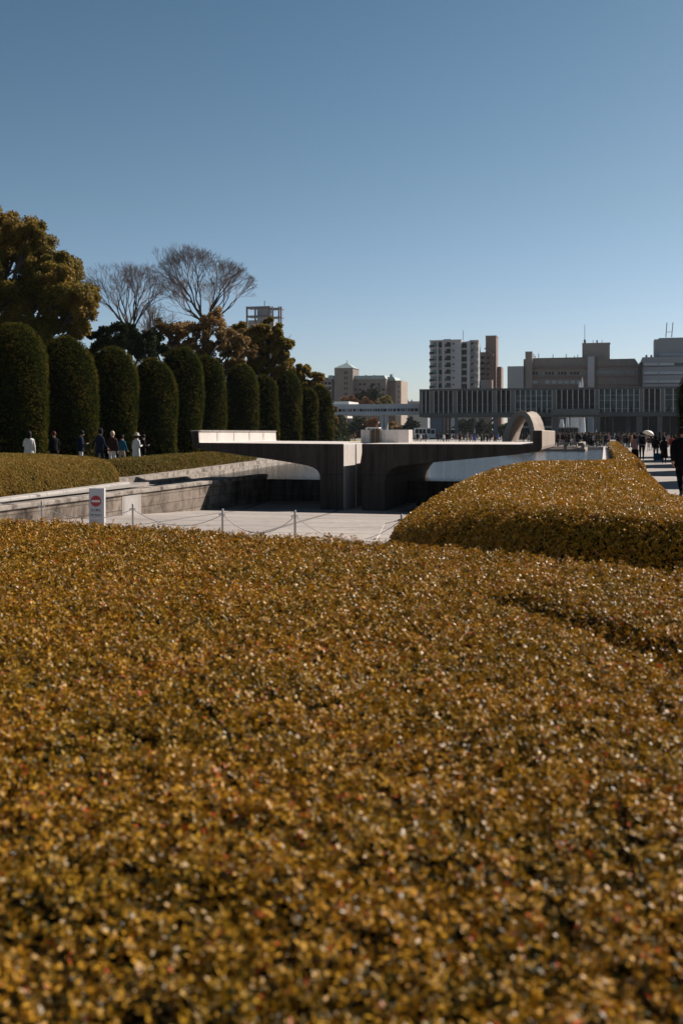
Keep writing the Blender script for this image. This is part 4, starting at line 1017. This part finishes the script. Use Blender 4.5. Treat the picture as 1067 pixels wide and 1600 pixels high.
# glassy right block
gb = bld('glass_office_building', 400, 1040, 'blue grey office block with pale ribbon windows and stepped upper storey, rightmost on the skyline', 'building', 'buildings beyond the museum')
fb(MB(), 400, 1003, 1110, 557.2, None, 22).part('main_block', M['bluegrey'], gb)
fb(MB(), 403, 1028.5, 1110, 527.2, 557.4, 16).part('upper_block', M['bluegrey'], gb)
fb(MB(), 408, 1021.8, 1028.5, 530, 557.4, 9).part('upper_side', M['offwhite'], gb)
fb(MB(), 399, 998.6, 1002.9, 566, None, 18).part('stair_shaft', M['glassdark'], gb)
for k, y in enumerate((567.0, 580.4, 594.0)):
    for j, px in enumerate((1005, 1029.5, 1053, 1078)):
        fb(MB(), 399.85, px, px + 22.8, y, y + 3.6 + (k == 1) * .6, .1).part('ribbon_window', M['bluegrey2'] if not (j == 2 and k == 0) else M['glassteal'], gb)
    fb(MB(), 399.7, 1003.5, 1110, y + 4.6, y + 5.4, .28).part('dark_band', M['glassdark'], gb)
fb(MB(), 402.85, 1030, 1100, 552, 555.4, .1).part('ribbon_window', M['bluegrey2'], gb)
for px in (1005, 1012.8): fb(MB(), 404, px + 3, px + 5.8, 554.6, 557.2, 3).part('roof_unit', M['greywall'], gb)
mb = MB()
v0, Y0 = vu(1039.5, 406); v1, _ = vu(1048.5, 406)
mb.tube([(v0, 406, zz(527.2, Y0)), (v0 + .4, 406, zz(504, Y0))], .17, 5); mb.tube([(v1, 406, zz(527.2, Y0)), (v1 + .5, 406, zz(504, Y0))], .17, 5); mb.tube([(v0, 406, zz(518.8, Y0)), (v1, 406, zz(518.8, Y0))], .1, 5)
mb.part('twin_mast', M['steelframe'], gb)
# steel framed tower behind trees
sf = bld('framed_tower', 300, 412, 'grey tower block crowned by an open steel frame, rising behind the golden trees', 'building', 'buildings beyond the trees')
fb(MB(), 300, 388, 424, 500, None, 5).part('body', M['greywall'], sf)
fb(MB(), 300, 402, 421, 480, 500, 2).part('core', M['greywall'], sf)
fb(MB(), 298.5, 385, 422, 478.6, 481.2, 4).part('top_slab', M['steelframe'], sf)
fb(MB(), 299, 422, 438, 480.8, 482.6, 4).part('top_slab', M['steelframe'], sf)
fb(MB(), 298.5, 385, 422, 492.6, 494.6, 4).part('mid_slab', M['steelframe'], sf)
fb(MB(), 299, 422, 438, 494.6, 496.2, 4).part('mid_slab', M['steelframe'], sf)
for px in (384.5, 397.5, 418.5, 424.5, 434.5, 438): fb(MB(), 298.4, px, px + 2.0, 478.8, 520, .6).part('frame_post', M['steelframe'], sf)
for k in range(9):
    for px in (390, 397, 404, 411, 418):
        fb(MB(), 299.9, px, px + 4, 512 + 10 * k, 517 + 10 * k, .09).part('window', M['bluegrey2'] if (k + int(px)) % 3 else M['glassdark'], sf)
v0, Y0 = vu(413.5, 305); MB().tube([(v0, 305, zz(480, Y0)), (v0, 305, zz(470, Y0))], .12, 5).part('antenna', M['steelframe'], sf)
fb(MB(), 299, 424.2, 438, 520, None, 3).part('side_block', M['bluegrey2'], sf)

# ================================================================== FOUNTAIN
fo = bld('fountain', 330, 903, 'tall white fountain plume rising behind the museum roof with jets seen through the pilotis', 'fountain')
def jet(px, y0, y1, w0, w1, nm='water_jet', u=330, seed=1):
    v0, Y0 = vu(px, u); s = Y0 / F; n = 10; mb = MB(); rr = random.Random(seed)
    pr = []
    for i in range(n + 1):
        q = i / n; pr.append((max(.02, (w0 + (w1 - w0) * q ** .8) * s * (1 + rr.uniform(-.12, .12))), zz(y0 + (y1 - y0) * q, Y0) if i < n else zz(y1, Y0)))
    mb.lathe([(a, b_) for a, b_ in pr], 14, (v0, u, 0)); mb.part(nm, M['spray'], fo, smooth=True)
jet(909, 589.5, 685, .5, 5.5, seed=2); jet(905, 597, 640, .8, 5, seed=3); jet(886, 650, 685, 2, 3, seed=4); jet(898, 648, 685, 6, 7, seed=5)
jet(877, 655, 685, 2, 6, seed=9)
jet(931, 671, 685, .4, 2.6, u=262, seed=6); jet(926.3, 655, 687, .3, .7, u=264, seed=7); jet(960, 676, 684, .3, 2, u=262, seed=8)
v0, Y0 = vu(903, 330); MB().lathe([(0, .3), (13, .3), (13.5, .6), (14, .6), (14, 0)], 36, (v0, 330, 0)).part('basin', M['greywall'], fo)

# ================================================================== PEOPLE
def skeleton(pose):
    """joints in metres for a 1.70 m person facing +Y; returns verts, radii, edges, region per edge"""
    J, Rr, E, G = [], [], [], []
    def j(p, r, par=None, reg='top'):
        J.append(p); Rr.append(r if hasattr(r, '__len__') else (r, r)); k = len(J) - 1
        if par is not None: E.append((par, k)); G.append(reg)
        return k
    lean = pose.get('lean', 0.0); f = pose.get('female', 0)
    sw = .175 - .02 * f
    pel = j((0, 0, .93), (.145 + .01 * f, .11))
    wai = j((0, lean * .2, 1.08), (.125 - .012 * f, .095), pel)
    che = j((0, lean * .55, 1.28), (.15 - .01 * f, .11), wai)
    upc = j((0, lean * .8, 1.39), (.13, .085), che)
    nk = j((0, lean * .95, 1.47), (.05, .05), upc, 'skin')
    hy = lean * 1.0 + pose.get('headf', .0)
    h1 = j((0, hy + .02, 1.535), (.062, .07), nk, 'skin'); h2 = j((0, hy + .025, 1.60), (.078, .095), h1, 'skin'); h3 = j((0, hy + .01, 1.655), (.06, .075), h2, 'skin')
    j((0, hy + .125, 1.575), (.012, .012), h1, 'skin')
    for s in (-1, 1): j((s * .085, hy + .01, 1.58), (.012, .014), h2, 'skin')
    for s, arm in ((-1, pose.get('L', 'down')), (1, pose.get('R', 'down'))):
        sh = j((s * sw, lean * .8, 1.375), (.062, .058), upc)
        if arm == 'down': el, wr, hd = (s * (sw + .055), -.02, 1.11), (s * (sw + .06), .05, .87), (s * (sw + .055), .07, .80)
        elif arm == 'swingf': el, wr, hd = (s * (sw + .04), .06, 1.12), (s * (sw + .02), .24, .95), (s * (sw + .01), .30, .90)
        elif arm == 'swingb': el, wr, hd = (s * (sw + .05), -.14, 1.13), (s * (sw + .05), -.20, .89), (s * (sw + .05), -.20, .81)
        elif arm == 'bent': el, wr, hd = (s * (sw + .06), .0, 1.13), (s * (sw - .04), .23, 1.16), (s * (sw - .08), .29, 1.19)
        elif arm == 'up': el, wr, hd = (s * (sw + .08), .12, 1.22), (s * (sw + .01), .26, 1.40), (s * (sw), .29, 1.47)
        elif arm == 'pull': el, wr, hd = (s * (sw + .07), -.13, 1.14), (s * (sw + .11), -.25, .91), (s * (sw + .12), -.28, .84)
        e_ = j(el, (.05, .05), sh); w_ = j(wr, (.034, .034), e_); 
        d = Vector(hd) - Vector(wr); d.normalize()
        ha = j(tuple(Vector(wr) + d * .05), (.030, .02), w_, 'skin')
        side = Vector((0, 1, 0)) if abs(d.y) < .6 else Vector((s * -1, 0, 0)); side = (side - d * side.dot(d)).normalized()
        curl = Vector((-s, 0, 0)); curl = (curl - d * curl.dot(d)); curl = curl.normalized() if curl.length > .2 else side.cross(d)
        base = Vector(wr) + d * .085
        for i, l in enumerate((.062, .072, .068, .052)):
            b_ = j(tuple(base + side * (.030 - .02 * i)), (.009, .009), ha, 'skin')
            m_ = j(tuple(base + side * (.032 - .021 * i) + d * l * .5 + curl * .008), (.0085, .0085), b_, 'skin')
            j(tuple(base + side * (.032 - .021 * i) + d * l * .82 + curl * .030), (.007, .007), m_, 'skin')
        t1 = j(tuple(Vector(wr) + d * .04 + side * .036), (.010, .010), ha, 'skin')
        j(tuple(Vector(wr) + d * .085 + side * .055 + curl * .015), (.008, .008), t1, 'skin')
    st = pose.get('stride', 0.0)
    for s in (-1, 1):
        ph = st * s
        hip = j((s * .085, 0, .88), (.095, .10), pel, 'low')
        kn = j((s * .095, ph * .16 + .02, .49), (.058, .062), hip, 'low')
        back = ph < 0
        an = j((s * .10, ph * .34 - (.02 if not back else .06), .10 + (.07 if back and st else 0)), (.038, .04), kn, 'low')
        hl = j((s * .10, ph * .34 - .05 - (.03 if back else 0), .045 + (.06 if back and st else 0)), (.036, .036), an, 'shoe')
        j((s * .115, ph * .34 + .13 - (.05 if back else 0), .032), (.038, .028), hl, 'shoe')
    return J, Rr, E, G
REG = {'top': 0, 'low': 1, 'skin': 2, 'shoe': 3}
_cache = {}
def body_mesh(key, pose):
    if key in _cache: return _cache[key]
    J, Rr, E, G = skeleton(pose)
    me = bpy.data.meshes.new('skel'); me.from_pydata(J, E, []); me.update()
    o = bpy.data.objects.new('skel', me); COL.objects.link(o)
    o.modifiers.new('skin', 'SKIN')
    sk = me.skin_vertices[0].data
    for i, r in enumerate(Rr): sk[i].radius = r; sk[i].use_root = (i == 0)
    sm = o.modifiers.new('sub', 'SUBSURF'); sm.levels = 1; sm.render_levels = 1
    bpy.context.view_layer.update()
    out = bpy.data.meshes.new_from_object(o.evaluated_get(bpy.context.evaluated_depsgraph_get()))
    bpy.data.objects.remove(o)
    out.name = 'person_body'; out.materials.clear()
    for n_ in ('black', 'charcoal', 'skin', 'shoe'): out.materials.append(M[n_])
    Ja = np.array([tuple(p) for p in J]); Ea = np.array(E); rg = np.array([REG[g_] for g_ in G]); Ra = np.array([max(r) for r in Rr])
    c = np.array([tuple(p.center) for p in out.polygons]); a, b_ = Ja[Ea[:, 0]], Ja[Ea[:, 1]]
    ab = b_ - a; t_ = np.clip(((c[:, None] - a) * ab).sum(2) / (ab * ab).sum(1), 0, 1)
    d = np.linalg.norm(c[:, None] - a - ab * t_[..., None], axis=2) / (Ra[Ea[:, 0]] * (1 - t_) + Ra[Ea[:, 1]] * t_)
    reg = rg[d.argmin(1)]
    reg = np.where((c[:, 2] < .92) & (reg == 0) & (np.abs(c[:, 0]) < .19) & (c[:, 1] < .15), 1, reg)
    reg = np.where((c[:, 2] > 1.47) & (np.abs(c[:, 0]) < .12), 2, reg)
    out.polygons.foreach_set('material_index', reg.astype(np.int32)); out.polygons.foreach_set('use_smooth', [True] * len(out.polygons)); out.update()
    _cache[key] = out
    return out
POSES = dict(stand=dict(), stand_f=dict(female=1, L='bent'), bent=dict(L='bent', R='bent', headf=.02), walk=dict(stride=.75, L='swingb', R='swingf', lean=.03),
             walk2=dict(stride=-.7, L='swingf', R='swingb', lean=.03), phone=dict(L='bent', R='up', headf=.02), walkf=dict(stride=.6, female=1, L='down', R='swingf'),
             pull=dict(stride=.75, L='pull', R='swingf', lean=.04), umb=dict(female=1, R='bent', stride=.4), hold=dict(L='down', R='bent', female=1))
def hair_mesh(kind, headf=0.0):
    k = ('hair', kind)
    if k in _cache: return _cache[k]
    mb = MB(); n = 14
    if kind == 'hat':
        mb.lathe([(.0, 1.775), (.07, 1.765), (.10, 1.72), (.108, 1.665), (.175, 1.635), (.17, 1.627), (.10, 1.65)], 18, (0, .02, 0))
    elif kind == 'cap':
        mb.lathe([(.0, 1.755), (.06, 1.745), (.095, 1.70), (.102, 1.645), (.098, 1.635)], 16, (0, .015, 0), 1, 1.12)
        mb.prism_z([(-.07, .10), (.07, .10), (.05, .20), (-.05, .20)], 1.636, 1.648)
    else:
        low = {'short': 1.555, 'long': 1.30, 'bob': 1.47}[kind]
        rings = [(0, 1.745), (.05, 1.735), (.082, 1.70), (.096, 1.65), (.098, 1.60), (.092, 1.555)]
        if kind != 'short': rings += [(.095, 1.50), (.098 if kind == 'long' else .08, low + .03), (.06, low)]
        kk = len(mb.v); th0 = math.pi * 1.0
        for (r, z) in rings:
            for j in range(n + 1):
                w = math.pi * (.5 - .78) + 0; a = math.pi / 2 + .72 * (1 if z < 1.66 else .0) + (2 * math.pi - 1.44 * (1 if z < 1.66 else 0)) * j / n
                mb.v.append((r * math.cos(a), r * 1.15 * math.sin(a) - .0 + .015, z))
        for i in range(len(rings) - 1):
            for j in range(n):
                mb.f.append((kk + i * (n + 1) + j, kk + i * (n + 1) + j + 1, kk + (i + 1) * (n + 1) + j + 1, kk + (i + 1) * (n + 1) + j)); mb.m.append(0)
    me = mb.mesh('hair', M['hair_black'], smooth=True); _cache[k] = me; return me
def coat_mesh(hem, lean=0.0, flare=0.0):
    k = ('coat', hem, flare)
    if k in _cache: return _cache[k]
    mb = MB(); pr = [(1.475, .06, .06), (1.44, .10, .085), (1.40, .185, .105), (1.33, .20, .125), (1.2, .185, .13), (1.05, .175, .13), (.93, .19, .14), (hem + .02, .20 + flare, .15 + flare), (hem, .19 + flare, .145 + flare)]
    pr = [q for q in pr if q[0] >= hem]
    n = 20
    for z, a, b_ in pr:
        for j in range(n):
            w = 2 * math.pi * j / n; wob = 1 + .035 * math.sin(5 * w + 9 * z)
            mb.v.append((a * wob * math.cos(w), b_ * wob * math.sin(w) + lean * (z - .9), z))
    for i in range(len(pr) - 1):
        for j in range(n): mb.f.append((i * n + j, i * n + (j + 1) % n, (i + 1) * n + (j + 1) % n, (i + 1) * n + j)); mb.m.append(0)
    me = mb.mesh('coat', M['black'], smooth=True); _cache[k] = me; return me
def setmat(o, idx, m_):
    o.material_slots[idx].link = 'OBJECT'; o.material_slots[idx].material = m_
def person(px, Y, label, top, low, pose='stand', face=0, hair=('short', 'hair_black'), coat=None, h=1.70, group=None, skirt=None, z=0.0, headpy=None, scale_x=1.0):
    if headpy is not None: h = (zz(headpy, Y) - z) / 1.75 * 1.70
    x = (px - CX) / F * Y; s = h / 1.70
    o = bpy.data.objects.new('person', body_mesh(pose, POSES[pose])); COL.objects.link(o)
    o.location = (x, Y, z); o.rotation_euler = (0, 0, R(face)); o.scale = (s * scale_x, s * scale_x, s)
    tag(o, label, 'person', group)
    setmat(o, 0, M[top]); setmat(o, 1, M[low])
    hr = bpy.data.objects.new({'hat': 'hat', 'cap': 'cap'}.get(hair[0], 'hair'), hair_mesh(hair[0])); COL.objects.link(hr); hr.parent = o; setmat(hr, 0, M[hair[1]])
    hr.location = (0, POSES[pose].get('lean', 0) + POSES[pose].get('headf', 0), 0)
    if hair[0] in ('hat', 'cap'):
        h2 = bpy.data.objects.new('hair', hair_mesh('short')); COL.objects.link(h2); h2.parent = o; h2.location = (hr.location[0], hr.location[1], -.03)
    if coat is not None:
        c = bpy.data.objects.new('coat', coat_mesh(coat, 0, .03 if coat < .7 else 0)); COL.objects.link(c); c.parent = o; setmat(c, 0, M[top])
    if skirt is not None:
        c = bpy.data.objects.new('skirt', coat_mesh(skirt[0], 0, .04)); c.name = 'skirt'; COL.objects.link(c); c.parent = o; setmat(c, 0, M[skirt[1]]); c.location = (0, 0, -.42); c.scale = (1, 1, 1)
    return o
# group at left between hedge and topiaries, all seen from behind or the side
GL = 'people walking beside the topiary row'
person(46, 40, 'person in a white jacket with long black hair, leftmost of those by the topiaries', 'white_c', 'white_c', 'stand_f', 8, ('long', 'hair_black'), .80, group=GL, headpy=673)
person(85, 45, 'person in black with reddish hair, standing in the dark between the first two topiaries', 'black', 'black', 'stand', 40, ('short', 'hair_brown'), .85, group=GL, headpy=673.5)
person(127, 43, 'person in a navy jacket and white trousers holding a phone, before the second topiary', 'navy', 'white_c', 'bent', -70, ('short', 'hair_black'), .85, group=GL, headpy=672)
person(156, 43, 'tall person in dark navy clothes and a dark cap', 'navy', 'navy', 'walk', -40, ('cap', 'charcoal'), .84, group=GL, headpy=669)
person(176, 44, 'person with blond hair in a brown jacket and white trousers', 'brown', 'white_c', 'stand', -10, ('short', 'hair_blond'), .86, group=GL, headpy=673)
person(191, 46, 'short person in a teal top and beige trousers beside the brown jacket', 'teal', 'beige', 'walkf', -20, ('short', 'hair_black'), .95, group=GL, headpy=679)
person(213.5, 43.5, 'person in a long white coat and pale brimmed sun hat', 'white_c', 'white_c', 'hold', -35, ('hat', 'cream'), .42, group=GL, headpy=676.5)
person(224, 47, 'dark clothed person half hidden behind the white coat and hat', 'black', 'black', 'hold', -60, ('short', 'hair_black'), .8, group=GL, headpy=678)
# walkers on the path
GP = 'people walking along the path'
pz_ = .008
def feetY(py): return CAMZ * F / (py - HZ)
person(1068.5, feetY(777), 'nearest person on the path, all in black, cut by the right frame edge', 'black', 'black', 'walk', -10, ('short', 'hair_black'), .72, group=GP, h=1.78, scale_x=1.38)
w1 = person(1002, feetY(719), 'person in a pale grey jacket with a big dark backpack, pulling a black suitcase', 'grey', 'black', 'pull', -12, ('short', 'hair_black'), .90, group=GP, headpy=674.5, scale_x=1.1)
person(991.5, feetY(716), 'person in a dusty pink coat just left of the big backpack', 'pink', 'charcoal', 'walkf', -12, ('long', 'hair_black'), .55, group=GP, headpy=679)
person(1024, feetY(719), 'person in a black jacket and grey trousers, pulling a teal suitcase', 'black', 'grey', 'walk2', -14, ('bob', 'hair_black'), .84, group=GP, headpy=680, scale_x=1.1)
person(1037, feetY(724.5), 'person in a long black coat right of the teal suitcase', 'black', 'charcoal', 'walkf', -12, ('long', 'hair_black'), .38, group=GP, headpy=681)
person(1049, feetY(711), 'person in a dark red top and grey trousers beside the nearest walker', 'red', 'grey', 'walk', -14, ('short', 'hair_black'), .9, group=GP, headpy=680)
person(979, feetY(704.5), 'person in a black jacket and blue jeans walking away near the hedge strip', 'black', 'denim', 'walk', -10, ('short', 'hair_black'), .88, group=GP, headpy=679.5)
pu = person(1013, feetY(705.5), 'person in dark top and white trousers under a white parasol', 'brown', 'white_c', 'umb', 160, ('short', 'hair_black'), .92, group=GP, headpy=680)
person(1019, feetY(704), 'person in a black top and beige trousers beside the white parasol', 'black', 'beige', 'stand', 170, ('short', 'hair_black'), .9, group=GP, headpy=681)
# carried things
def local_thing(name, parts, loc, label, cat, group=None, rz=0):
    r_ = empty(name, loc, label, cat, group, rz)
    for nm, mb, mt, bv in parts:
        o = bpy.data.objects.new(nm, mb.mesh(nm, M[mt])); COL.objects.link(o); o.parent = r_
        if bv: add_bevel(o, bv)
    return r_
x1, Y1 = w1.location.x, w1.location.y
local_thing('backpack', [('bag', MB().box(-.19, .19, -.36, -.15, .93, 1.42), 'charcoal', .06), ('pocket', MB().box(-.13, .13, -.41, -.355, .97, 1.18), 'black', .03), ('strap', MB().tube([(-.12, -.15, 1.4), (-.12, .0, 1.47), (-.12, .12, 1.35), (-.12, .12, 1.1)], .02, 6), 'black', 0), ('strap', MB().tube([(.12, -.15, 1.4), (.12, .0, 1.47), (.12, .12, 1.35), (.12, .12, 1.1)], .02, 6), 'black', 0)],
            (x1, Y1, .06), 'large charcoal backpack worn over the pale grey jacket', 'backpack', rz=R(-12))
def suitcase(px, py, mt, label, wd=.42, hh=.60):
    Y = feetY(py); x = (px - CX) / F * Y
    wl = []
    for sx in (-1, 1):
        for sy in (-.11, .11): wl.append(('wheel', MB().tube([(sx * wd * .38 - .015, sy, .035), (sx * wd * .38 + .015, sy, .035)], .035, 10), 'tyre', 0))
    local_thing('suitcase', [('shell', MB().box(-wd / 2, wd / 2, -.14, .14, .07, .07 + hh), mt, .04), ('rib', MB().box(-wd / 2 + .05, -wd / 2 + .08, -.148, -.14, .12, hh), mt, 0), ('rib', MB().box(wd / 2 - .08, wd / 2 - .05, -.148, -.14, .12, hh), mt, 0),
                             ('handle', MB().tube([(-.10, .10, .07 + hh), (-.10, .16, .07 + hh + .32), (.10, .16, .07 + hh + .32), (.10, .10, .07 + hh)], .011, 6), 'steel', 0)] + wl,
                (x, Y, .008), label, 'suitcase', rz=R(-12))
suitcase(991.5, 719.5, 'black', 'black upright suitcase rolling beside the pale grey jacket')
suitcase(1028, 721, 'teal', 'teal suitcase rolling between the two black clothed walkers', .52, .40)
x1, Y1 = pu.location.x, pu.location.y
mb = MB()
n = 16; prf = [(.0, .26), (.2, .235), (.36, .16), (.47, .05), (.5, .0)]
mb.lathe(prf, n); mb.lathe([(r_, z_ - .012) for r_, z_ in prf], n)
pr_ = local_thing('parasol', [('canopy', mb, 'white', 0), ('shaft', MB().tube([(0, 0, .30), (0, 0, -.55)], .01, 6), 'steel', 0), ('handle', MB().tube([(0, 0, -.55), (0, 0, -.62), (.03, 0, -.65), (.05, 0, -.62)], .014, 6), 'black', 0)],
                  (*at(1012.8, 677.5, Y1 - .25),), 'white open parasol tilted over a walker on the path', 'parasol')
pr_.rotation_euler = (R(-10), R(24), 0)
# crowds
rc = random.Random(99)
tops_ = ['black', 'charcoal', 'navy', 'brown', 'black', 'grey', 'beige', 'black', 'navy', 'black', 'charcoal', 'green', 'navy', 'brown', 'brown', 'blue', 'black', 'white_c', 'charcoal', 'camel', 'black', 'pink', 'navy', 'black']
lows_ = ['black', 'navy', 'denim', 'charcoal', 'beige', 'grey', 'black']
cn = dict(black='black', charcoal='charcoal', navy='navy', brown='brown', grey='grey', white_c='white', beige='beige', pink='pink', camel='camel', green='dark green', blue='blue', red='dark red', denim='denim', teal='teal')
def crowd(pxs, Yr, where, group, faces=None):
    pxs = sorted(pxs)
    for i, px in enumerate(pxs):
        Y = rc.uniform(*Yr); t_, l_ = rc.choice(tops_), rc.choice(lows_)
        hair = rc.choice([('short', 'hair_black'), ('bob', 'hair_black'), ('long', 'hair_black'), ('short', 'hair_brown'), ('cap', 'charcoal'), ('short', 'hair_black')])
        pose = rc.choice(['stand', 'stand_f', 'bent', 'walk', 'walk2', 'phone', 'walkf', 'hold'])
        person(px, Y, 'person in %s and %s, %s from left %s' % (cn[t_], cn[l_], ordinal(i + 1).replace(' ', '-'), where), t_, l_, pose, rc.uniform(-180, 180), hair,
               rc.choice([.86, .86, .55, .7, .62]), h=rc.uniform(1.55, 1.80), group=group, scale_x=1.15)
rj = lambda a, b_, n: [a + (b_ - a) * (i + rc.uniform(.05, .95)) / n for i in range(n)]
crowd(rj(864, 951, 80), (124, 146), 'in crowd behind far pond rim', 'crowd gathered behind the far end of the pond')
crowd([866, 871, 879, 884, 889, 927, 929.5, 932, 943, 946], (123.2, 124), 'on the far pond rim edge', 'people at the far pond rim')
crowd(rj(962, 998, 20), (108, 140), 'in the crowd at the path end', 'people at the far end of the path')
crowd([1003, 1010, 1030, 1036, 1043, 1052, 1056], (95, 130), 'of walkers behind the suitcases', 'far walkers behind the suitcases')
crowd([646, 652, 657, 661, 684, 697, 699, 718, 719.5, 733, 736, 741, 761, 765, 768, 777, 790, 806, 812, 818, 823, 829, 652, 665, 752, 690, 693, 708, 714, 724, 729, 746, 756, 773, 781, 785, 796, 801, 815, 826], (150, 235), 'of visitors before the museum', 'scattered visitors before the museum')
crowd(rj(519, 556, 13), (190, 225), 'by the white pavilion', 'visitors by the white pavilion')

# ================================================================== VEHICLES
def vehicle(name, px, Y, face, label, cat, L=5.2, W=2.0, H_=2.4, hood=.0, body='white', stripe=None, win='glassdark', group='vehicles parked behind the museum'):
    x = (px - CX) / F * Y
    r_ = empty(name, (x, Y, 0), label, cat, group, R(face))
    def prt(nm, mb, mt, par=r_, bv=0):
        o = bpy.data.objects.new(nm, mb.mesh(nm, M[mt])); COL.objects.link(o); o.parent = par
        if bv: add_bevel(o, bv)
        return o
    w = W / 2; l = L / 2; wz = H_ * .52
    prof = [(-l, .35), (l, .35), (l, wz * .85), (l - hood, wz), (l - hood - .35, H_), (-l + .1, H_), (-l, H_ - .15)]
    prt('body', MB().prism_x(prof, -w, w), body, bv=.08)
    n = max(2, int(L / 1.5)); st = (L - hood - .9) / n
    for s in (-1, 1):
        for i in range(n):
            y0 = -l + .25 + st * i
            prt('side_window', MB().box(s * w - .015 if s > 0 else s * w - .012, s * w + .012 if s > 0 else s * w + .015, y0, y0 + st - .12, wz, H_ - .3), win)
    prt('windscreen', MB().prism_x([(l - hood + .01, wz + .03), (l - hood - .27, H_ - .25), (l - hood - .30, H_ - .27), (l - hood - .04, wz + .0)], -w + .12, w - .12), win)
    prt('windscreen', MB().box(-w + .12, w - .12, l - hood - .02, l - hood + .025, wz - (H_ * .03), wz + .05), win) if False else None
    prt('rear_window', MB().box(-w + .15, w - .15, -l - .015, -l + .05, wz, H_ - .3), win)
    for s in (-1, 1):
        prt('headlight', MB().box(s * (w - .32) - .15, s * (w - .32) + .15, l - .03, l + .02, .65, .85), 'white_c')
        for y in (-l + L * .2, l - L * .2):
            ty = prt('wheel', MB().tube([(s * (w - .12) - .11, y, .36), (s * (w - .12) + .11 + .03 * s * s, y, .36)], .36, 16), 'tyre')
            prt('rim', MB().tube([(s * (w + .04) - .02, y, .36), (s * (w + .04) + .02, y, .36)], .19, 12), 'steel', ty)
    prt('bumper', MB().box(-w + .02, w - .02, l, l + .08, .36, .6), 'charcoal')
    if stripe: 
        for s in (-1, 1): prt('stripe', MB().box(min(s * w, s * (w + .012)), max(s * w, s * (w + .012)), -l + .1, l - .1, *stripe[1]), stripe[0])
    return r_
vehicle('minibus', 581, 262, 72, 'white minibus roof showing over the round basin', 'minibus', L=4.6, W=2.0, H_=3.2, hood=.6)
vehicle('truck', 657, 268, 60, 'white box van behind dark bushes at the museum corner', 'van', L=4.6, W=2.2, H_=3.1, hood=.5)
vehicle('van', 668, 272, 110, 'second white van just left of the blue stair core', 'van', L=3.8, W=2.0, H_=2.9, hood=.4)
vehicle('minibus', 705.5, 300, 180, 'white minibus facing the camera between the museum pilotis', 'minibus', L=5, W=2.1, H_=3.0, hood=.3)
vehicle('coach', 884, 306, 72, 'pale coach with dark windows parked in front of the fountain', 'coach', L=7.5, W=2.5, H_=3.5, hood=.1, body='grey')
vehicle('bus', 1050, 300, 90, 'red and yellow bus seen under the right part of the museum', 'bus', L=9, W=2.5, H_=3.0, hood=.1, body='redpaint', stripe=('camel', (.9, 1.3)))
vehicle('bus', 1014, 303, 90, 'white bus seen behind the white parasol under the museum', 'bus', L=8, W=2.5, H_=3.0, hood=.1)

# ================================================================== CAMERA, LIGHT, SKY
cam = bpy.data.cameras.new('camera'); co = bpy.data.objects.new('camera', cam); COL.objects.link(co)
co.location = (0, 0, CAMZ); co.rotation_euler = (R(90), 0, 0)
cam.sensor_fit = 'VERTICAL'; cam.sensor_height = 36; cam.lens = 36 * F / 1600; cam.shift_y = -(800 - HZ) / 1600
cam.clip_start = .05; cam.clip_end = 8000
cam.dof.use_dof = True; cam.dof.focus_distance = 24; cam.dof.aperture_fstop = 2.9
SC.camera = co
AZ, EL = R(53), R(36.5)
sd = Vector((math.sin(AZ) * math.cos(EL), math.cos(AZ) * math.cos(EL), math.sin(EL)))
sl_ = bpy.data.lights.new('sun', 'SUN'); so = bpy.data.objects.new('sun', sl_); COL.objects.link(so)
sl_.energy = 5.0; sl_.angle = R(.5); sl_.color = (1, .90, .80)
so.rotation_euler = (-sd).to_track_quat('-Z', 'Y').to_euler(); so.location = (20, 10, 40)
wd = bpy.data.worlds.new('World'); SC.world = wd; wd.use_nodes = True
t = wd.node_tree; t.nodes.clear()
sk = t.nodes.new('ShaderNodeTexSky'); sk.sky_type = 'NISHITA'; sk.sun_disc = False; sk.sun_elevation = EL; sk.sun_rotation = AZ
sk.air_density = 1.0; sk.dust_density = .6; sk.ozone_density = 1.6; sk.altitude = 0
tc = t.nodes.new('ShaderNodeTexCoord'); sep = t.nodes.new('ShaderNodeSeparateXYZ'); t.links.new(tc.outputs['Generated'], sep.inputs[0])
tint = ramp(t, sep.outputs[2], [(0, (1.14, 1.20, 1.45)), (.10, (1.04, 1.10, 1.24)), (.22, (.88, 1.00, 1.00)), (.42, (.63, .83, .83)), (.55, (.34, .38, .38)), (1, (.18, .21, .22))])
bg = t.nodes.new('ShaderNodeBackground'); bg.inputs[1].default_value = .05
ow = t.nodes.new('ShaderNodeOutputWorld'); t.links.new(mul(t, sk.outputs[0], tint), bg.inputs[0]); t.links.new(bg.outputs[0], ow.inputs[0])
SC.view_settings.view_transform = 'Standard'; SC.view_settings.look = 'None'; SC.view_settings.gamma = 1
SC.view_settings.exposure = 0.58
SC.render.engine = 'CYCLES'
SC.cycles.max_bounces = 6; SC.cycles.diffuse_bounces = 3; SC.cycles.glossy_bounces = 3; SC.cycles.transparent_max_bounces = 12
SC.cycles.caustics_reflective = False; SC.cycles.caustics_refractive = False
SC.cycles.use_denoising = True

hz = MB(); hz.box(-900, 900, -30, 1200, -2.6, 60)
o = hz.topw('haze', None, (0, 0, 0), None, None, kind='stuff')
hm = bpy.data.materials.new('thin_haze'); hm.use_nodes = True; ht = hm.node_tree; ht.nodes.clear()
ho = ht.nodes.new('ShaderNodeOutputMaterial'); pvn = ht.nodes.new('ShaderNodeVolumePrincipled')
pvn.inputs['Color'].default_value = (.80, .88, 1, 1); pvn.inputs['Density'].default_value = .00006; pvn.inputs['Anisotropy'].default_value = .2
ht.links.new(pvn.outputs[0], ho.inputs['Volume']); o.data.materials.clear(); o.data.materials.append(hm)
